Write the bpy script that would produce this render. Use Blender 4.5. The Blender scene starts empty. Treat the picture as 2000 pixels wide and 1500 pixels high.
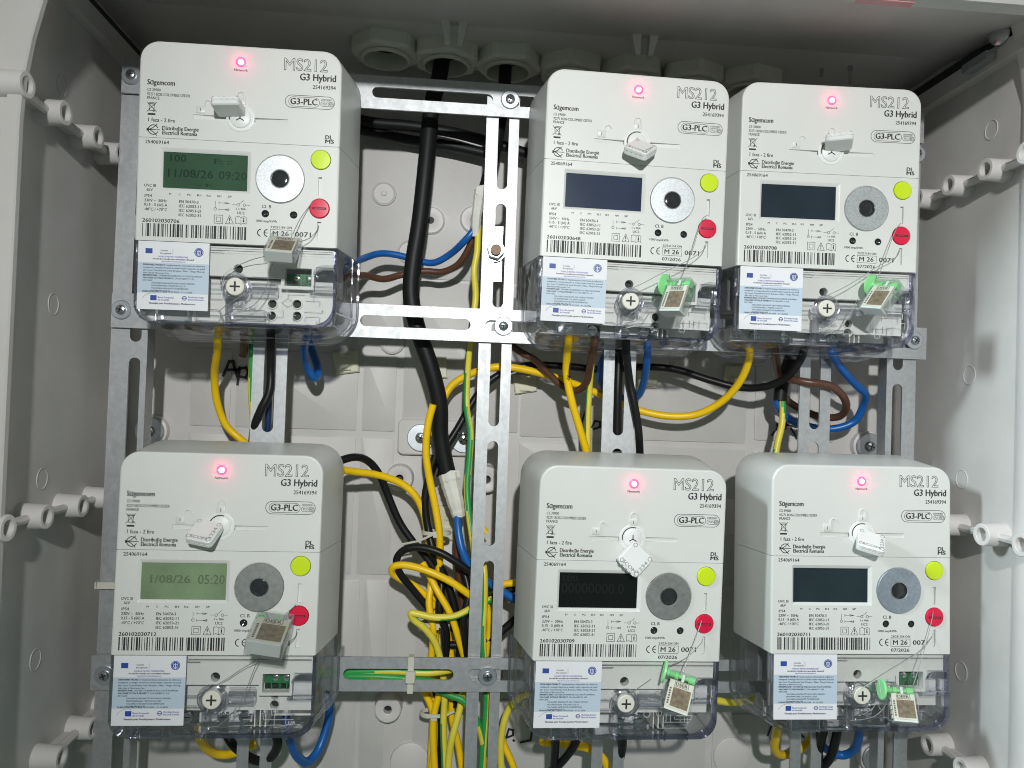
import bpy, bmesh, math, random
import numpy as np
from mathutils import Vector, Matrix

R = math.radians
S = 0.001                                   # everything below is written in millimetres
sc = bpy.context.scene
col = sc.collection

# ------------------------------------------------------------------ camera, world, lights, exposure
cam_d = bpy.data.cameras.new('camera'); cam = bpy.data.objects.new('camera', cam_d); col.objects.link(cam)
cam_d.sensor_width = 36; cam_d.lens = 27.0; cam_d.clip_start = 0.01; cam_d.clip_end = 20
CW = Matrix(((0.9962397, -0.0354489, -0.0790556), (-0.0797218, -0.0177882, -0.9966584), (0.0339242, 0.9992132, -0.0205474)))
CY = -519.47
cam.matrix_world = Matrix.Translation((0, CY*S, 0)) @ CW.to_4x4()
sc.camera = cam
sc.render.resolution_x, sc.render.resolution_y = 1024, 768
world = bpy.data.worlds.new('World'); sc.world = world; world.use_nodes = True
wb = world.node_tree.nodes['Background']; wb.inputs[0].default_value = (0.74, 1.0, 0.88, 1); wb.inputs[1].default_value = 0.10

def area(name, loc, target, size, power, color):
    l = bpy.data.lights.new(name, 'AREA'); l.shape = 'DISK'; l.size = size; l.energy = power; l.color = color
    o = bpy.data.objects.new(name, l); col.objects.link(o); o.location = loc
    o.rotation_euler = (Vector(target)-Vector(loc)).to_track_quat('-Z', 'Y').to_euler(); return o
kd = bpy.data.lights.new('key_lamp', 'SPOT'); kd.energy = 28; kd.color = (0.985, 1.0, 0.985); kd.shadow_soft_size = 0.016; kd.spot_size = R(68); kd.spot_blend = 1
ko = bpy.data.objects.new('key_lamp', kd); col.objects.link(ko); ko.location = (0.02, -1.02, 0.31)
ko.rotation_euler = (Vector((0.12, 0, 0.05))-Vector(ko.location)).to_track_quat('-Z', 'Y').to_euler()
area('room_light', (-1.04, -0.335, 0.60), (0.385, 0.0, 0.04), 0.20, 13.0, (0.80, 0.96, 1.0))

sc.view_settings.view_transform = 'Standard'; sc.view_settings.look = 'None'; sc.view_settings.gamma = 1
sc.view_settings.exposure = 0.46
sc.cycles.transparent_max_bounces = 40
sc.cycles.max_bounces = 8; sc.cycles.filter_width = 1.05

# ------------------------------------------------------------------ pixel ray -> world point (mm)
def P(u, v, y):
    """the point of the depth plane Y = y seen at photo pixel (u, v)"""
    d = CW @ Vector(((u-1000)/1500, -(v-750)/1500, -1)); s = (y-CY)/d.y
    return Vector((d.x*s, y, d.z*s))

# ------------------------------------------------------------------ materials
def nodes_of(name):
    m = bpy.data.materials.new(name); m.use_nodes = True; nt = m.node_tree
    return m, nt, nt.nodes['Principled BSDF']
def mat(name, c, rough=.5, metal=0, var=.04, scale=60, bump=0, bscale=900, spec=.5, stretch=None, emit=None, estr=0, rvar=.0):
    m, nt, b = nodes_of(name); N = nt.nodes.new; L = nt.links.new
    b.inputs['Roughness'].default_value = rough; b.inputs['Metallic'].default_value = metal
    b.inputs['Specular IOR Level'].default_value = spec
    b.inputs['Base Color'].default_value = (*c, 1)
    tc = N('ShaderNodeTexCoord')
    if stretch:
        mp = N('ShaderNodeMapping'); mp.inputs['Scale'].default_value = stretch; L(tc.outputs['Object'], mp.inputs[0]); co = mp.outputs[0]
    else: co = tc.outputs['Object']
    if var:
        n = N('ShaderNodeTexNoise'); n.inputs['Scale'].default_value = scale; n.inputs['Detail'].default_value = 5; L(co, n.inputs['Vector'])
        r = N('ShaderNodeMapRange'); r.inputs[1].default_value = .3; r.inputs[2].default_value = .7; r.inputs[3].default_value = 1-var; r.inputs[4].default_value = 1+var; L(n.outputs[0], r.inputs[0])
        mx = N('ShaderNodeVectorMath'); mx.operation = 'SCALE'; mx.inputs[0].default_value = c; L(r.outputs[0], mx.inputs['Scale']); L(mx.outputs[0], b.inputs['Base Color'])
        if rvar:
            r2 = N('ShaderNodeMapRange'); r2.inputs[1].default_value = .3; r2.inputs[2].default_value = .7; r2.inputs[3].default_value = rough-rvar; r2.inputs[4].default_value = rough+rvar; L(n.outputs[0], r2.inputs[0]); L(r2.outputs[0], b.inputs['Roughness'])
    if bump:
        n2 = N('ShaderNodeTexNoise'); n2.inputs['Scale'].default_value = bscale; n2.inputs['Detail'].default_value = 3; L(co, n2.inputs['Vector'])
        bp = N('ShaderNodeBump'); bp.inputs['Strength'].default_value = bump; bp.inputs['Distance'].default_value = .0004; L(n2.outputs[0], bp.inputs['Height']); L(bp.outputs[0], b.inputs['Normal'])
    if emit:
        b.inputs['Emission Color'].default_value = (*emit, 1); b.inputs['Emission Strength'].default_value = estr
    return m
def clear(name, tint, gl=.05, fac=.05, edge=.55, rough=.04, blend=.35):
    m = bpy.data.materials.new(name); m.use_nodes = True; nt = m.node_tree; nt.nodes.clear(); N = nt.nodes.new; L = nt.links.new
    t = N('ShaderNodeBsdfTransparent'); t.inputs[0].default_value = (*tint, 1)
    g = N('ShaderNodeBsdfGlossy'); g.inputs['Roughness'].default_value = rough; g.inputs[0].default_value = (.95, .95, 1, 1)
    lw = N('ShaderNodeLayerWeight'); lw.inputs[0].default_value = blend
    n = N('ShaderNodeTexNoise'); n.inputs['Scale'].default_value = 45; tc = N('ShaderNodeTexCoord'); L(tc.outputs['Object'], n.inputs['Vector'])
    bp = N('ShaderNodeBump'); bp.inputs['Strength'].default_value = .5; bp.inputs['Distance'].default_value = .004; L(n.outputs[0], bp.inputs['Height']); L(bp.outputs[0], g.inputs['Normal'])
    mr = N('ShaderNodeMapRange'); mr.inputs[3].default_value = fac; mr.inputs[4].default_value = edge; L(lw.outputs['Fresnel'], mr.inputs[0])
    mx = N('ShaderNodeMixShader'); L(mr.outputs[0], mx.inputs[0]); L(t.outputs[0], mx.inputs[1]); L(g.outputs[0], mx.inputs[2])
    o = N('ShaderNodeOutputMaterial'); L(mx.outputs[0], o.inputs[0]); return m
def galvanised(name, c=(.52, .53, .545), sx=(1, 1, 1), metal=.8):
    m, nt, b = nodes_of(name); N = nt.nodes.new; L = nt.links.new
    tc = N('ShaderNodeTexCoord'); mp = N('ShaderNodeMapping'); mp.inputs['Scale'].default_value = sx; L(tc.outputs['Object'], mp.inputs[0])
    v = N('ShaderNodeTexNoise'); v.inputs['Scale'].default_value = 900; v.inputs['Detail'].default_value = 6; v.inputs['Roughness'].default_value = .75; L(mp.outputs[0], v.inputs['Vector'])
    w = N('ShaderNodeTexVoronoi'); w.inputs['Scale'].default_value = 260; L(mp.outputs[0], w.inputs['Vector'])
    w2 = N('ShaderNodeTexNoise'); w2.inputs['Scale'].default_value = 240; w2.inputs['Detail'].default_value = 4; L(tc.outputs['Object'], w2.inputs['Vector'])
    a = N('ShaderNodeMath'); a.operation = 'MULTIPLY'; L(v.outputs[0], a.inputs[0]); L(w2.outputs[0], a.inputs[1])
    cr = N('ShaderNodeMapRange'); cr.inputs[1].default_value = .13; cr.inputs[2].default_value = .40; cr.inputs[3].default_value = .84; cr.inputs[4].default_value = 1.06; L(a.outputs[0], cr.inputs[0])
    sv = N('ShaderNodeVectorMath'); sv.operation = 'SCALE'; sv.inputs[0].default_value = c; L(cr.outputs[0], sv.inputs['Scale']); L(sv.outputs[0], b.inputs['Base Color'])
    b.inputs['Metallic'].default_value = metal
    rr = N('ShaderNodeMapRange'); rr.inputs[3].default_value = .46; rr.inputs[4].default_value = .56; L(w.outputs['Color'], rr.inputs[0]); L(rr.outputs[0], b.inputs['Roughness'])
    bp = N('ShaderNodeBump'); bp.inputs['Strength'].default_value = .12; bp.inputs['Distance'].default_value = .0001; L(v.outputs[0], bp.inputs['Height']); L(bp.outputs[0], b.inputs['Normal'])
    return m
M = dict(
    cabinet=mat('cabinet plastic', (.57, .55, .535), .48, var=.05, scale=26, bump=.25, bscale=700),
    stud=mat('cabinet stud plastic', (.64, .61, .60), .45, var=.03, scale=30, bump=.1),
    nut=mat('olive grey nylon', (.66, .655, .57), .5, var=.05, scale=40),
    dark=mat('dark void', (.012, .012, .012), .6, var=0),
    meter=mat('meter white plastic', (.71, .712, .69), .37, var=.022, scale=24, bump=.1, bscale=1400),
    tag=mat('white tag plastic', (.78, .79, .78), .4, var=.02, scale=80),
    tagtext=mat('embossed lettering', (.30, .31, .31), .5, var=0),
    ink=mat('black print', (.022, .022, .024), .6, var=0),
    greyink=mat('grey print', (.20, .20, .20), .6, var=0),
    metersurf=mat('meter print knockout', (.71, .71, .685), .42, var=0),
    paper=mat('sticker paper', (.80, .80, .84), .5, var=.01),
    paleblue=mat('sticker pale blue band', (.52, .62, .73), .5, var=.01),
    blueink=mat('sticker blue print', (.03, .07, .34), .5, var=0),
    violetink=mat('sticker violet print', (.13, .10, .45), .5, var=0),
    blackink=mat('sticker black print', (.04, .04, .06), .5, var=0),
    lime=mat('lime button plastic', (.62, .80, .015), .35, var=.02),
    red=mat('red button plastic', (.72, .008, .055), .35, var=.02),
    zinc=mat('zinc disc', (.56, .58, .60), .42, metal=.75, var=.16, scale=900, bump=.15, bscale=2500, rvar=.06),
    bluezinc=mat('bluish zinc disc', (.42, .47, .54), .38, metal=.7, var=.12, scale=500, bump=.1, bscale=2500),
    greyzinc=mat('dull grey disc', (.36, .365, .36), .42, metal=.65, var=.14, scale=300),
    port=mat('optical port glass', (.03, .032, .034), .12, var=.2, scale=300),
    chrome=mat('bright steel', (.72, .73, .74), .2, metal=1, var=.05, scale=200),
    screw=mat('zinc screw', (.55, .58, .60), .24, metal=1, var=.1, scale=300),
    washer=mat('zinc washer', (.55, .58, .62), .36, metal=.85, var=.08, scale=200),
    lcdgreen=mat('green screen', (.042, .092, .054), .18, var=.12, scale=40),
    lcdolive=mat('olive screen', (.19, .26, .15), .18, var=.25, scale=28),
    lcdnavy=mat('navy screen', (.028, .04, .075), .16, var=.1, scale=50),
    lcdslate=mat('slate screen', (.022, .032, .045), .16, var=.1, scale=50),
    lcdblack=mat('black screen', (.006, .007, .007), .14, var=.1),
    lcdteal=mat('dark teal screen', (.02, .032, .04), .16, var=.1, scale=50),
    seg=mat('screen digits dark', (.006, .026, .015), .3, var=0),
    segolive=mat('screen digits washed out', (.125, .175, .10), .3, var=0),
    segdark=mat('screen digits faint', (.009, .0115, .011), .3, var=0),
    clear=clear('clear polycarbonate', (.985, .986, .99), fac=.03, edge=.5),
    clearthick=clear('thick clear polycarbonate', (.955, .957, .972), fac=.09, edge=.8, rough=.1),
    rim=clear('violet moulded edge', (.58, .58, .69), fac=.12, edge=.5, rough=.12),
    engrave=mat('frosted engraving', (.58, .58, .63), .6, var=0),
    seal=clear('clear seal plastic', (.955, .97, .96), fac=.06, edge=.5, rough=.2),
    sealgreen=mat('bright green rotor', (.27, .74, .30), .35, var=.03),
    sealpaper=mat('cream seal label', (.78, .75, .66), .55, var=.02),
    sealprint=mat('brown label print', (.13, .085, .05), .6, var=0),
    sealpatch=mat('taupe label patch', (.25, .185, .115), .6, var=.4, scale=420),
    sealwhite=mat('white seal insert', (.82, .83, .82), .45, var=.02),
    wire=mat('steel seal wire', (.36, .36, .35), .5, metal=.5, var=.1, scale=400),
    plate=mat('terminal plate grey', (.69, .69, .66), .5, var=.02),
    inner=mat('terminal chamber grey', (.60, .60, .60), .5, var=.05, scale=60),
    terminal=mat('green terminal', (.02, .17, .06), .4, var=.08),
    whitescrew=mat('cream cover screw', (.74, .71, .64), .45, var=.03),
    galv=galvanised('galvanised steel', sx=(1, 1, .35)), galvh=galvanised('galvanised steel horizontal', sx=(1, 1, 1)),
    yellow=mat('yellow wire', (.95, .60, .005), .38, var=.05, scale=90),
    paleyellow=mat('lemon wire', (.80, .68, .07), .38, var=.05, scale=90),
    green=mat('green wire stripe', (.03, .33, .075), .4, var=.05, scale=90),
    blue=mat('blue wire', (.008, .115, .42), .34, var=.06, scale=90),
    navy=mat('dark blue wire', (.006, .03, .10), .36, var=.06, scale=90),
    brown=mat('brown wire', (.105, .045, .026), .38, var=.07, scale=90),
    black=mat('black wire', (.008, .008, .009), .4, spec=.35, var=.1, scale=60),
    jacket=mat('black cable jacket', (.008, .009, .009), .5, spec=.3, var=.12, scale=40, bump=.15, bscale=300),
    tape=mat('cream masking tape', (.74, .73, .68), .55, var=.07, scale=110, bump=.5, bscale=240),
    tie=mat('milky nylon tie', (.60, .585, .50), .4, var=.03),
    mount=mat('cream adhesive mount', (.62, .60, .46), .45, var=.06, scale=60),
    marker=mat('black marker ink', (.012, .012, .014), .5, var=0),
    redglint=mat('painted red reflection', (.62, .26, .28), .4, var=.05),  # reflected red diode light, put into a colour
    jointdark=mat('dark joint fill', (.03, .035, .035), .5, var=.1),  # near-black standing in for the darkness inside gaps and seams
)

# ------------------------------------------------------------------ mesh building
class MB:
    def __init__(s): s.v = []; s.f = []; s.mi = []
    def add(s, vs, fs, mi=0):
        o = len(s.v); s.v += [tuple(v) for v in vs]; s.f += [tuple(i+o for i in f) for f in fs]; s.mi += [mi]*len(fs); return s
    def box(s, x0, x1, y0, y1, z0, z1, mi=0):
        return s.add([(x, y, z) for x in (x0, x1) for y in (y0, y1) for z in (z0, z1)],
                     [(0, 1, 3, 2), (4, 6, 7, 5), (0, 4, 5, 1), (2, 3, 7, 6), (0, 2, 6, 4), (1, 5, 7, 3)], mi)
    def loft(s, rings, cap0=False, cap1=False, mi=0, closed=True):
        n = len(rings[0]); vs = [p for r in rings for p in r]; fs = []
        for k in range(len(rings)-1):
            for i in range(n if closed else n-1):
                j = (i+1) % n; fs.append((k*n+i, k*n+j, (k+1)*n+j, (k+1)*n+i))
        if cap0: fs.append(tuple(range(n))[::-1])
        if cap1: fs.append(tuple((len(rings)-1)*n+i for i in range(n)))
        return s.add(vs, fs, mi)
    def rev(s, c, axis, prof, n=24, mi=0, cap0=True, cap1=True):
        """revolve [(along, radius)...] about an axis through c; axis 'x','y','z' or a Vector"""
        A = {'x': (1, 0, 0), 'y': (0, 1, 0), 'z': (0, 0, 1)}[axis] if isinstance(axis, str) else axis
        A = Vector(A).normalized(); U = A.orthogonal().normalized(); V = A.cross(U); c = Vector(c); rings = []
        for a, r in prof:
            rings.append([c+A*a+(U*math.cos(2*math.pi*i/n)+V*math.sin(2*math.pi*i/n))*max(r, 1e-4) for i in range(n)])
        return s.loft(rings, cap0, cap1, mi)
    def tube(s, pts, r, n=8, mi=0, caps=True, mifun=None):
        pts = [Vector(p) for p in pts]; T = []
        for i in range(len(pts)):
            t = pts[min(i+1, len(pts)-1)]-pts[max(i-1, 0)]; T.append(t.normalized() if t.length > 1e-9 else Vector((0, 0, 1)))
        U = T[0].orthogonal().normalized(); rings = []
        for i, p in enumerate(pts):
            if i:
                U = U-T[i]*U.dot(T[i]); U = U.normalized() if U.length > 1e-6 else T[i].orthogonal().normalized()
            V = T[i].cross(U); rr = r[i] if hasattr(r, '__len__') else r
            rings.append([p+(U*math.cos(2*math.pi*k/n)+V*math.sin(2*math.pi*k/n))*rr for k in range(n)])
        b = len(s.f); s.loft(rings, caps, caps, mi)
        if mifun:
            for k in range(len(rings)-1):
                for i in range(n): s.mi[b+k*n+i] = mifun(k, i, n)
        return s
    def plate(s, outline, holes, y0, y1, mi=0, back=True):
        """flat plate in the x-z plane with real holes, from depth y0 to y1"""
        bm = bmesh.new(); loops = [outline]+list(holes)
        for lp in loops:
            vs = [bm.verts.new((x, 0, z)) for x, z in lp]
            for i in range(len(vs)): bm.edges.new((vs[i], vs[(i+1) % len(vs)]))
        bmesh.ops.triangle_fill(bm, use_beauty=True, edges=bm.edges[:], normal=(0, -1, 0))
        bm.verts.index_update(); V = [(v.co.x, v.co.z) for v in bm.verts]; F = [tuple(v.index for v in f.verts) for f in bm.faces]; bm.free()
        s.add([(x, y0, z) for x, z in V], F, mi)
        if back: s.add([(x, y1, z) for x, z in V], [f[::-1] for f in F], mi)
        for lp in loops:
            s.loft([[(x, y0, z) for x, z in lp], [(x, y1, z) for x, z in lp]], mi=mi)
        return s
    def strip(s, pts, w, y, mi=0, th=.02):
        """flat printed line of width w through points (x, z)"""
        for (x0, z0), (x1, z1) in zip(pts, pts[1:]):
            L = math.hypot(x1-x0, z1-z0) or 1e-6; nx, nz = -(z1-z0)/L*w/2, (x1-x0)/L*w/2; ex, ez = (x1-x0)/L*w/2, (z1-z0)/L*w/2
            s.add([(x0-ex+nx, y, z0-ez+nz), (x1+ex+nx, y, z1+ez+nz), (x1+ex-nx, y, z1+ez-nz), (x0-ex-nx, y, z0-ez-nz)], [(0, 1, 2, 3)], mi)
        return s
    def disc(s, x, z, r, y, n=20, mi=0):
        return s.add([(x+r*math.cos(2*math.pi*i/n), y, z+r*math.sin(2*math.pi*i/n)) for i in range(n)], [tuple(range(n))], mi)
    def ringflat(s, x, z, r, w, y, a0=0, a1=360, n=24, mi=0):
        pts = [(x+r*math.cos(R(a0+(a1-a0)*i/n)), z+r*math.sin(R(a0+(a1-a0)*i/n))) for i in range(n+1)]
        return s.strip(pts, w, y, mi)
    def rect(s, x0, x1, z0, z1, y, mi=0):
        return s.add([(x0, y, z0), (x1, y, z0), (x1, y, z1), (x0, y, z1)], [(0, 1, 2, 3)], mi)
    def mesh(s, name, mats, smooth=35, weld=True, flat=False):
        me = bpy.data.meshes.new(name)
        me.from_pydata([(x*S, y*S, z*S) for x, y, z in s.v], [], s.f); me.update()
        for m in (mats if isinstance(mats, (list, tuple)) else [mats]): me.materials.append(m if not isinstance(m, str) else M[m])
        me.polygons.foreach_set('material_index', s.mi)
        if weld:
            bm = bmesh.new(); bm.from_mesh(me); bmesh.ops.remove_doubles(bm, verts=bm.verts, dist=2e-6); bmesh.ops.recalc_face_normals(bm, faces=bm.faces); bm.to_mesh(me); bm.free()
        if smooth:
            me.shade_smooth(); me.set_sharp_from_angle(angle=R(smooth))
            if flat:
                for p in me.polygons:
                    if abs(p.normal.y) > .999: p.use_smooth = False
        return me
def rr(x0, x1, z0, z1, r, n=6):
    """rounded rectangle loop in (x, z); r = one radius or (bl, br, tr, tl)"""
    q = r if isinstance(r, (tuple, list)) else (r,)*4; out = []
    for (cx, cz, a, rad) in ((x0+q[0], z0+q[0], 180, q[0]), (x1-q[1], z0+q[1], 270, q[1]), (x1-q[2], z1-q[2], 0, q[2]), (x0+q[3], z1-q[3], 90, q[3])):
        for i in range(n+1):
            t = R(a+90*i/n); out.append((cx+rad*math.cos(t), cz+rad*math.sin(t)))
    return out
def circ(x, z, r, n=20): return [(x+r*math.cos(2*math.pi*i/n), z+r*math.sin(2*math.pi*i/n)) for i in range(n)]
def at(loop, y): return [(x, y, z) for x, z in loop]
def dedupe(lp):
    o = []
    for p in lp:
        if not o or math.hypot(p[0]-o[-1][0], p[1]-o[-1][1]) > 1e-4: o.append(p)
    return o if math.hypot(o[0][0]-o[-1][0], o[0][1]-o[-1][1]) > 1e-4 else o[:-1]

def obj(name, me, parent=None, loc=None, rot=None, label=None):
    o = bpy.data.objects.new(name, me); col.objects.link(o)
    if parent: o.parent = parent
    if loc is not None: o.location = Vector(loc)*S
    if rot is not None: o.rotation_euler = rot
    if label: o['label'] = label
    return o
def tag(o, label, cat, group=None):
    o['label'] = label; o['category'] = cat
    if group: o['group'] = group
    return o
def thing(name, label, cat, loc=(0, 0, 0), group=None):
    o = bpy.data.objects.new(name, None); col.objects.link(o); o.empty_display_size = .01; o.location = Vector(loc)*S
    return tag(o, label, cat, group)

# ------------------------------------------------------------------ lettering (the built-in font, turned into flat meshes)
_tx = {}
def glyphs(items):
    """make every (string, bold) of the list once: arrays of verts, faces and its own width"""
    todo = [k for k in dict.fromkeys(items) if k not in _tx]; tmp = []
    for s, bold in todo:
        c = bpy.data.curves.new('t', 'FONT'); c.body = s; c.size = 1; c.resolution_u = 2; c.fill_mode = 'FRONT'; c.offset = bold
        o = bpy.data.objects.new('t', c); col.objects.link(o); tmp.append((s, bold, o))
    dg = bpy.context.evaluated_depsgraph_get(); dg.update()
    for s, bold, o in tmp:
        me = bpy.data.meshes.new_from_object(o.evaluated_get(dg)); n = len(me.vertices); a = np.zeros(n*3); me.vertices.foreach_get('co', a)
        a = a.reshape(-1, 3)[:, :2]; f = [tuple(p.vertices) for p in me.polygons]
        if n: a[:, 0] -= a[:, 0].min()
        _tx[(s, bold)] = (a, f, a[:, 0].max() if n else 0)
        bpy.data.meshes.remove(me); c = o.data; bpy.data.objects.remove(o); bpy.data.curves.remove(c)
glyphs([('H', 0)]); CAP = float(_tx[('H', 0)][0][:, 1].max())
def text(mb, lines, y=-.06, mi=0):
    """lines: (string, x0, x1, template y of the baseline, cap height, bold); fitted between x0 and x1"""
    glyphs([(l[0], 0) for l in lines])
    for l in lines:
        a, f, w = _tx[(l[0], 0)]
        if not len(a): continue
        bold = l[5] if len(l) > 5 else .02
        k = l[4]/CAP; kx = (l[2]-l[1])/w if l[2] is not None else k*.92
        for q, d in enumerate((-1, 1) if bold else (0,)):           # struck twice, a hair apart, for weight
            mb.add([(l[1]+(p[0]+d*bold)*kx, y-.006*q, -l[3]+(p[1]+d*bold*.4)*k) for p in a], f, mi)
    return mb

# ------------------------------------------------------------------ the cabinet
XL, XR, YB, ZT, ZB = -264, 385, 135, 284, -340
cab = thing('electrical_cabinet', 'pale grey plastic electrical cabinet standing open, walls studded and back panel embossed', 'cabinet')
b = MB(); b.box(XL-14, XR+14, YB, YB+6, ZB, ZT+10); obj('back_panel', b.mesh('back_panel', 'cabinet'), cab); back = bpy.data.objects['back_panel']
def pad(x0, x1, z0, z1, h=1.6, r=4, bev=.4):
    b = MB(); o = rr(x0, x1, z0, z1, r, 4); i = rr(x0+bev, x1-bev, z0+bev, z1-bev, max(r-bev, .3), 4)
    b.loft([at(o, YB-.01), at(o, YB-h+bev*.5), at(i, YB-h)], cap1=True); return obj('raised_pad', b.mesh('raised_pad', 'cabinet'), back)
# pads between the grooves, as the grooves run in the photograph
colsx = [(-214, -182), (-177.5, -78), (-73.5, -46)]
for x0, x1 in colsx:
    pad(x0, x1, -30, 34, 1.2, 1.5)
    pad(x0, x1, -150, -36, 1.2, 1.5)
for x0, x1, z0, z1 in [(-80, 58, 100, 214), (-80, -44, 42, 97), (-40, 58, -28, 97), (60, 258, -31, 80), (266, 300, -28, 60), (304, 338, -28, 60),
                       (60, 258, -150, -36), (266, 300, -150, -36),
                       (-96, -70, -320, -155), (-66, -46, -320, -155), (-22, 48, -320, -120), (52, 130, -250, -155), (134, 232, -250, -155), (236, 330, -262, -155), (-236, -100, -262, -155),
                       (-236, -100, -330, -266), (52, 230, -330, -254), (236, 330, -330, -266), (-236, -84, 42, 120), (-236, -84, 124, 214), (62, 200, 84, 214), (204, 338, 84, 214)]:
    pad(x0, x1, z0, z1, 1.2, 2)
def boss(x, z, r, h, hole=2.6, dome=False, flat=None):
    b = MB(); prof = [(0, r+1), (-h+.8, r), (-h, r-1), (-h, hole+1), (-h+.6, hole), (-1, hole*.9)] if hole else [(0, r+.6), (-h+.5, r), (-h, r-.8)]
    b.rev((x, YB, z), 'y', prof, 28, cap0=False)
    if hole: b.rev((x, YB, z), 'y', [(-h*.45, hole), (-h*.45-.1, hole)], 16, mi=1)
    return obj('boss', b.mesh('boss', ['stud', 'dark']), back)
for p in [(780, 935), (951, 937), (757, 1387)]:
    q = P(*p, YB-12); boss(q.x, q.z, 10.8, 12, 3.4)
for p in [(841, 430), (926, 428)]:
    q = P(*p, YB-4); boss(q.x, q.z, 11.5, 4, 3)
for p in [(750, 378), (800, 492), (766, 668), (1330, 700), (1480, 690)]:
    q = P(*p, YB-2); b = MB(); b.rev((q.x, YB, q.z), 'y', [(-1, 10.5), (-2.6, 10.2), (-3, 9.2), (-2.2, 8.2), (-2.2, 2.4), (-3, 1.8)], 28, cap0=False); obj('moulded_disc', b.mesh('moulded_disc', 'cabinet'), back)
for p in [(1430, 1478), (800, 1490), (1420, 1010)]:
    q = P(*p, YB-3); boss(q.x, q.z, 16, 3, 0)
def screw_mesh(r=3.6, washer=0, hexn=False, h=2.4):
    """pan-head cross screw pointing at the viewer, its seat at y = 0"""
    b = MB(); b.rev((0, 0, 0), 'y', [(0, r), (-h*.4, r), (-h*.8, r*.82), (-h, r*.45)], 20)
    w = .13*r
    for k in range(2):
        lw = (r*.62, w) if k == 0 else (w, r*.62); b.box(-lw[0], lw[0], -h-.03, -h*.5, -lw[1], lw[1], 1)
    return b.mesh('screw', ['screw', 'dark'])
SCREW = screw_mesh(); BIGSCREW = screw_mesh(4.6, h=3.4)
def washer_mesh(r, t=1.2, hole=3): return MB().rev((0, 0, 0), 'y', [(0, hole), (0, r), (-t*.7, r), (-t, r-.5), (-t, hole)], 28, cap0=False, cap1=False).mesh('washer', 'washer')
WASH = washer_mesh(7); BIGWASH = washer_mesh(11.5, 1.6)
def bolt(parent, x, y, z, big=False, rot=0):
    s = obj('screw', BIGSCREW if big else SCREW, parent, (x, y, z), (0, rot, 0)); obj('washer', BIGWASH if big else WASH, s, (0, 1.1, 0)); return s
# mounting lug with two screws in the middle of the back panel
b = MB(); o = rr(-43, 26, -49, -19, 5, 5); i = rr(-42, 25, -48, -20, 4, 5)
b.loft([at(o, YB), at(o, YB-4), at(i, YB-5)], cap1=True); lug = obj('mounting_lug', b.mesh('mounting_lug', 'cabinet'), back)
for p in [(822, 855), (906, 858)]:
    q = P(*p, YB-7); bolt(cab, q.x, YB-6.2, q.z, True, .4)
for p in [(1700, 872), (1712, 1483), (290, 842)]:
    q = P(*p, YB-10); boss(q.x, q.z, 13, 6, 0); bolt(cab, q.x, YB-9, q.z, True, .3)
# walls, with the front rim standing proud
def wall(name, x, sgn):
    b = MB(); y0 = -120
    b.box(min(x, x+sgn*6), max(x, x+sgn*6), y0, YB+.5, ZB, ZT-34)
    b.box(min(x+sgn*3, x+sgn*12), max(x+sgn*3, x+sgn*12), y0, YB+.5, ZT-34, ZT+8)           # recessed channel under the ceiling
    w = obj(name, b.mesh(name, 'cabinet'), cab); return w
wl = wall('side_wall', XL, -1); wr = wall('side_wall', XR, 1)
b = MB()
pts = [(-257, -249.3, ZB), (-257, -249.3, 150), (-256, -248.2, 172), (-254.2, -244.5, 197), (-252.2, -239, 221), (-249, -232, 250)]
b.loft([[(x0, -60, z), (x0, -66, z), (x1-.9, -66, z), (x1, -65.2, z), (x1, -61.5, z), (x1-1.5, -60, z)] for x0, x1, z in pts], True, True); b.box(-264.5, -250.5, -63.4, -61.8, ZB, 240); obj('front_rim', b.mesh('front_rim', 'cabinet', 40), wl)
b = MB(); pts = [(XR+.2, -30, ZB), (XR+.2, -30, 215), (XR-3, -30, 240), (XR-13, -30, 282)]
b.loft([[(x+2, y-9, z), (x-1.0, y-9, z), (x-1.8, y-7.5, z), (x-1.8, y+3, z), (x-.6, y+5, z), (x+2, y+5, z)] for x, y, z in pts], True, True); obj('front_rim', b.mesh('front_rim', 'stud', 40), wr)
# wall bands running front to back under the ceiling and near-black boxes filling the gaps above them
for w, x, s in ((wl, XL, 1), (wr, XR, -1)):
    b = MB(); b.box(min(x, x+s*9), max(x, x+s*9), -110, YB, 249, 262); obj('wall_ledge', b.mesh('wall_ledge', 'cabinet'), w)
    b = MB(); b.box(min(x-s*2.5, x+s*.6), max(x-s*2.5, x+s*.6), -30, YB-8, 262.2, 275); obj('gap_fill', b.mesh('gap_fill', 'jointdark'), w)  # solid box; the darkness of the channel is put into its colour
# ceiling: front slope, then the flat part that carries the cable glands
b = MB(); b.add([(XL-12, -86, 260), (XR+12, -86, 260), (XR+12, 52, 279), (XL-12, 52, 279), (XL-12, 56, 281), (XR+12, 56, 281), (XR+12, YB+1, 281), (XL-12, YB+1, 281),
                 (XL-12, -86, 292), (XR+12, -86, 292), (XR+12, YB+1, 292), (XL-12, YB+1, 292)],
                [(0, 1, 2, 3), (3, 2, 5, 4), (4, 5, 6, 7), (8, 11, 10, 9), (0, 8, 9, 1)])
top = obj('top_wall', b.mesh('top_wall', 'cabinet', 20), cab)
b = MB(); b.loft([[(x, -99, 268), (x, -99, 245), (x, -97, 242.4), (x, -87, 241.9), (x, -84, 244.5), (x, -83.5, 268)] for x in (XL-30, XR+30)], True, True); obj('front_lip', b.mesh('front_lip', 'cabinet'), top)
q = P(1560, 2, -80); q2 = P(1800, 10, -80)
b = MB(); b.box(230, 264, -92, -86.5, 241.5, 242.1); obj('red_reflection', b.mesh('red_reflection', 'redglint'), top)  # thin sliver painted as the reflection of a red diode on the lip
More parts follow.
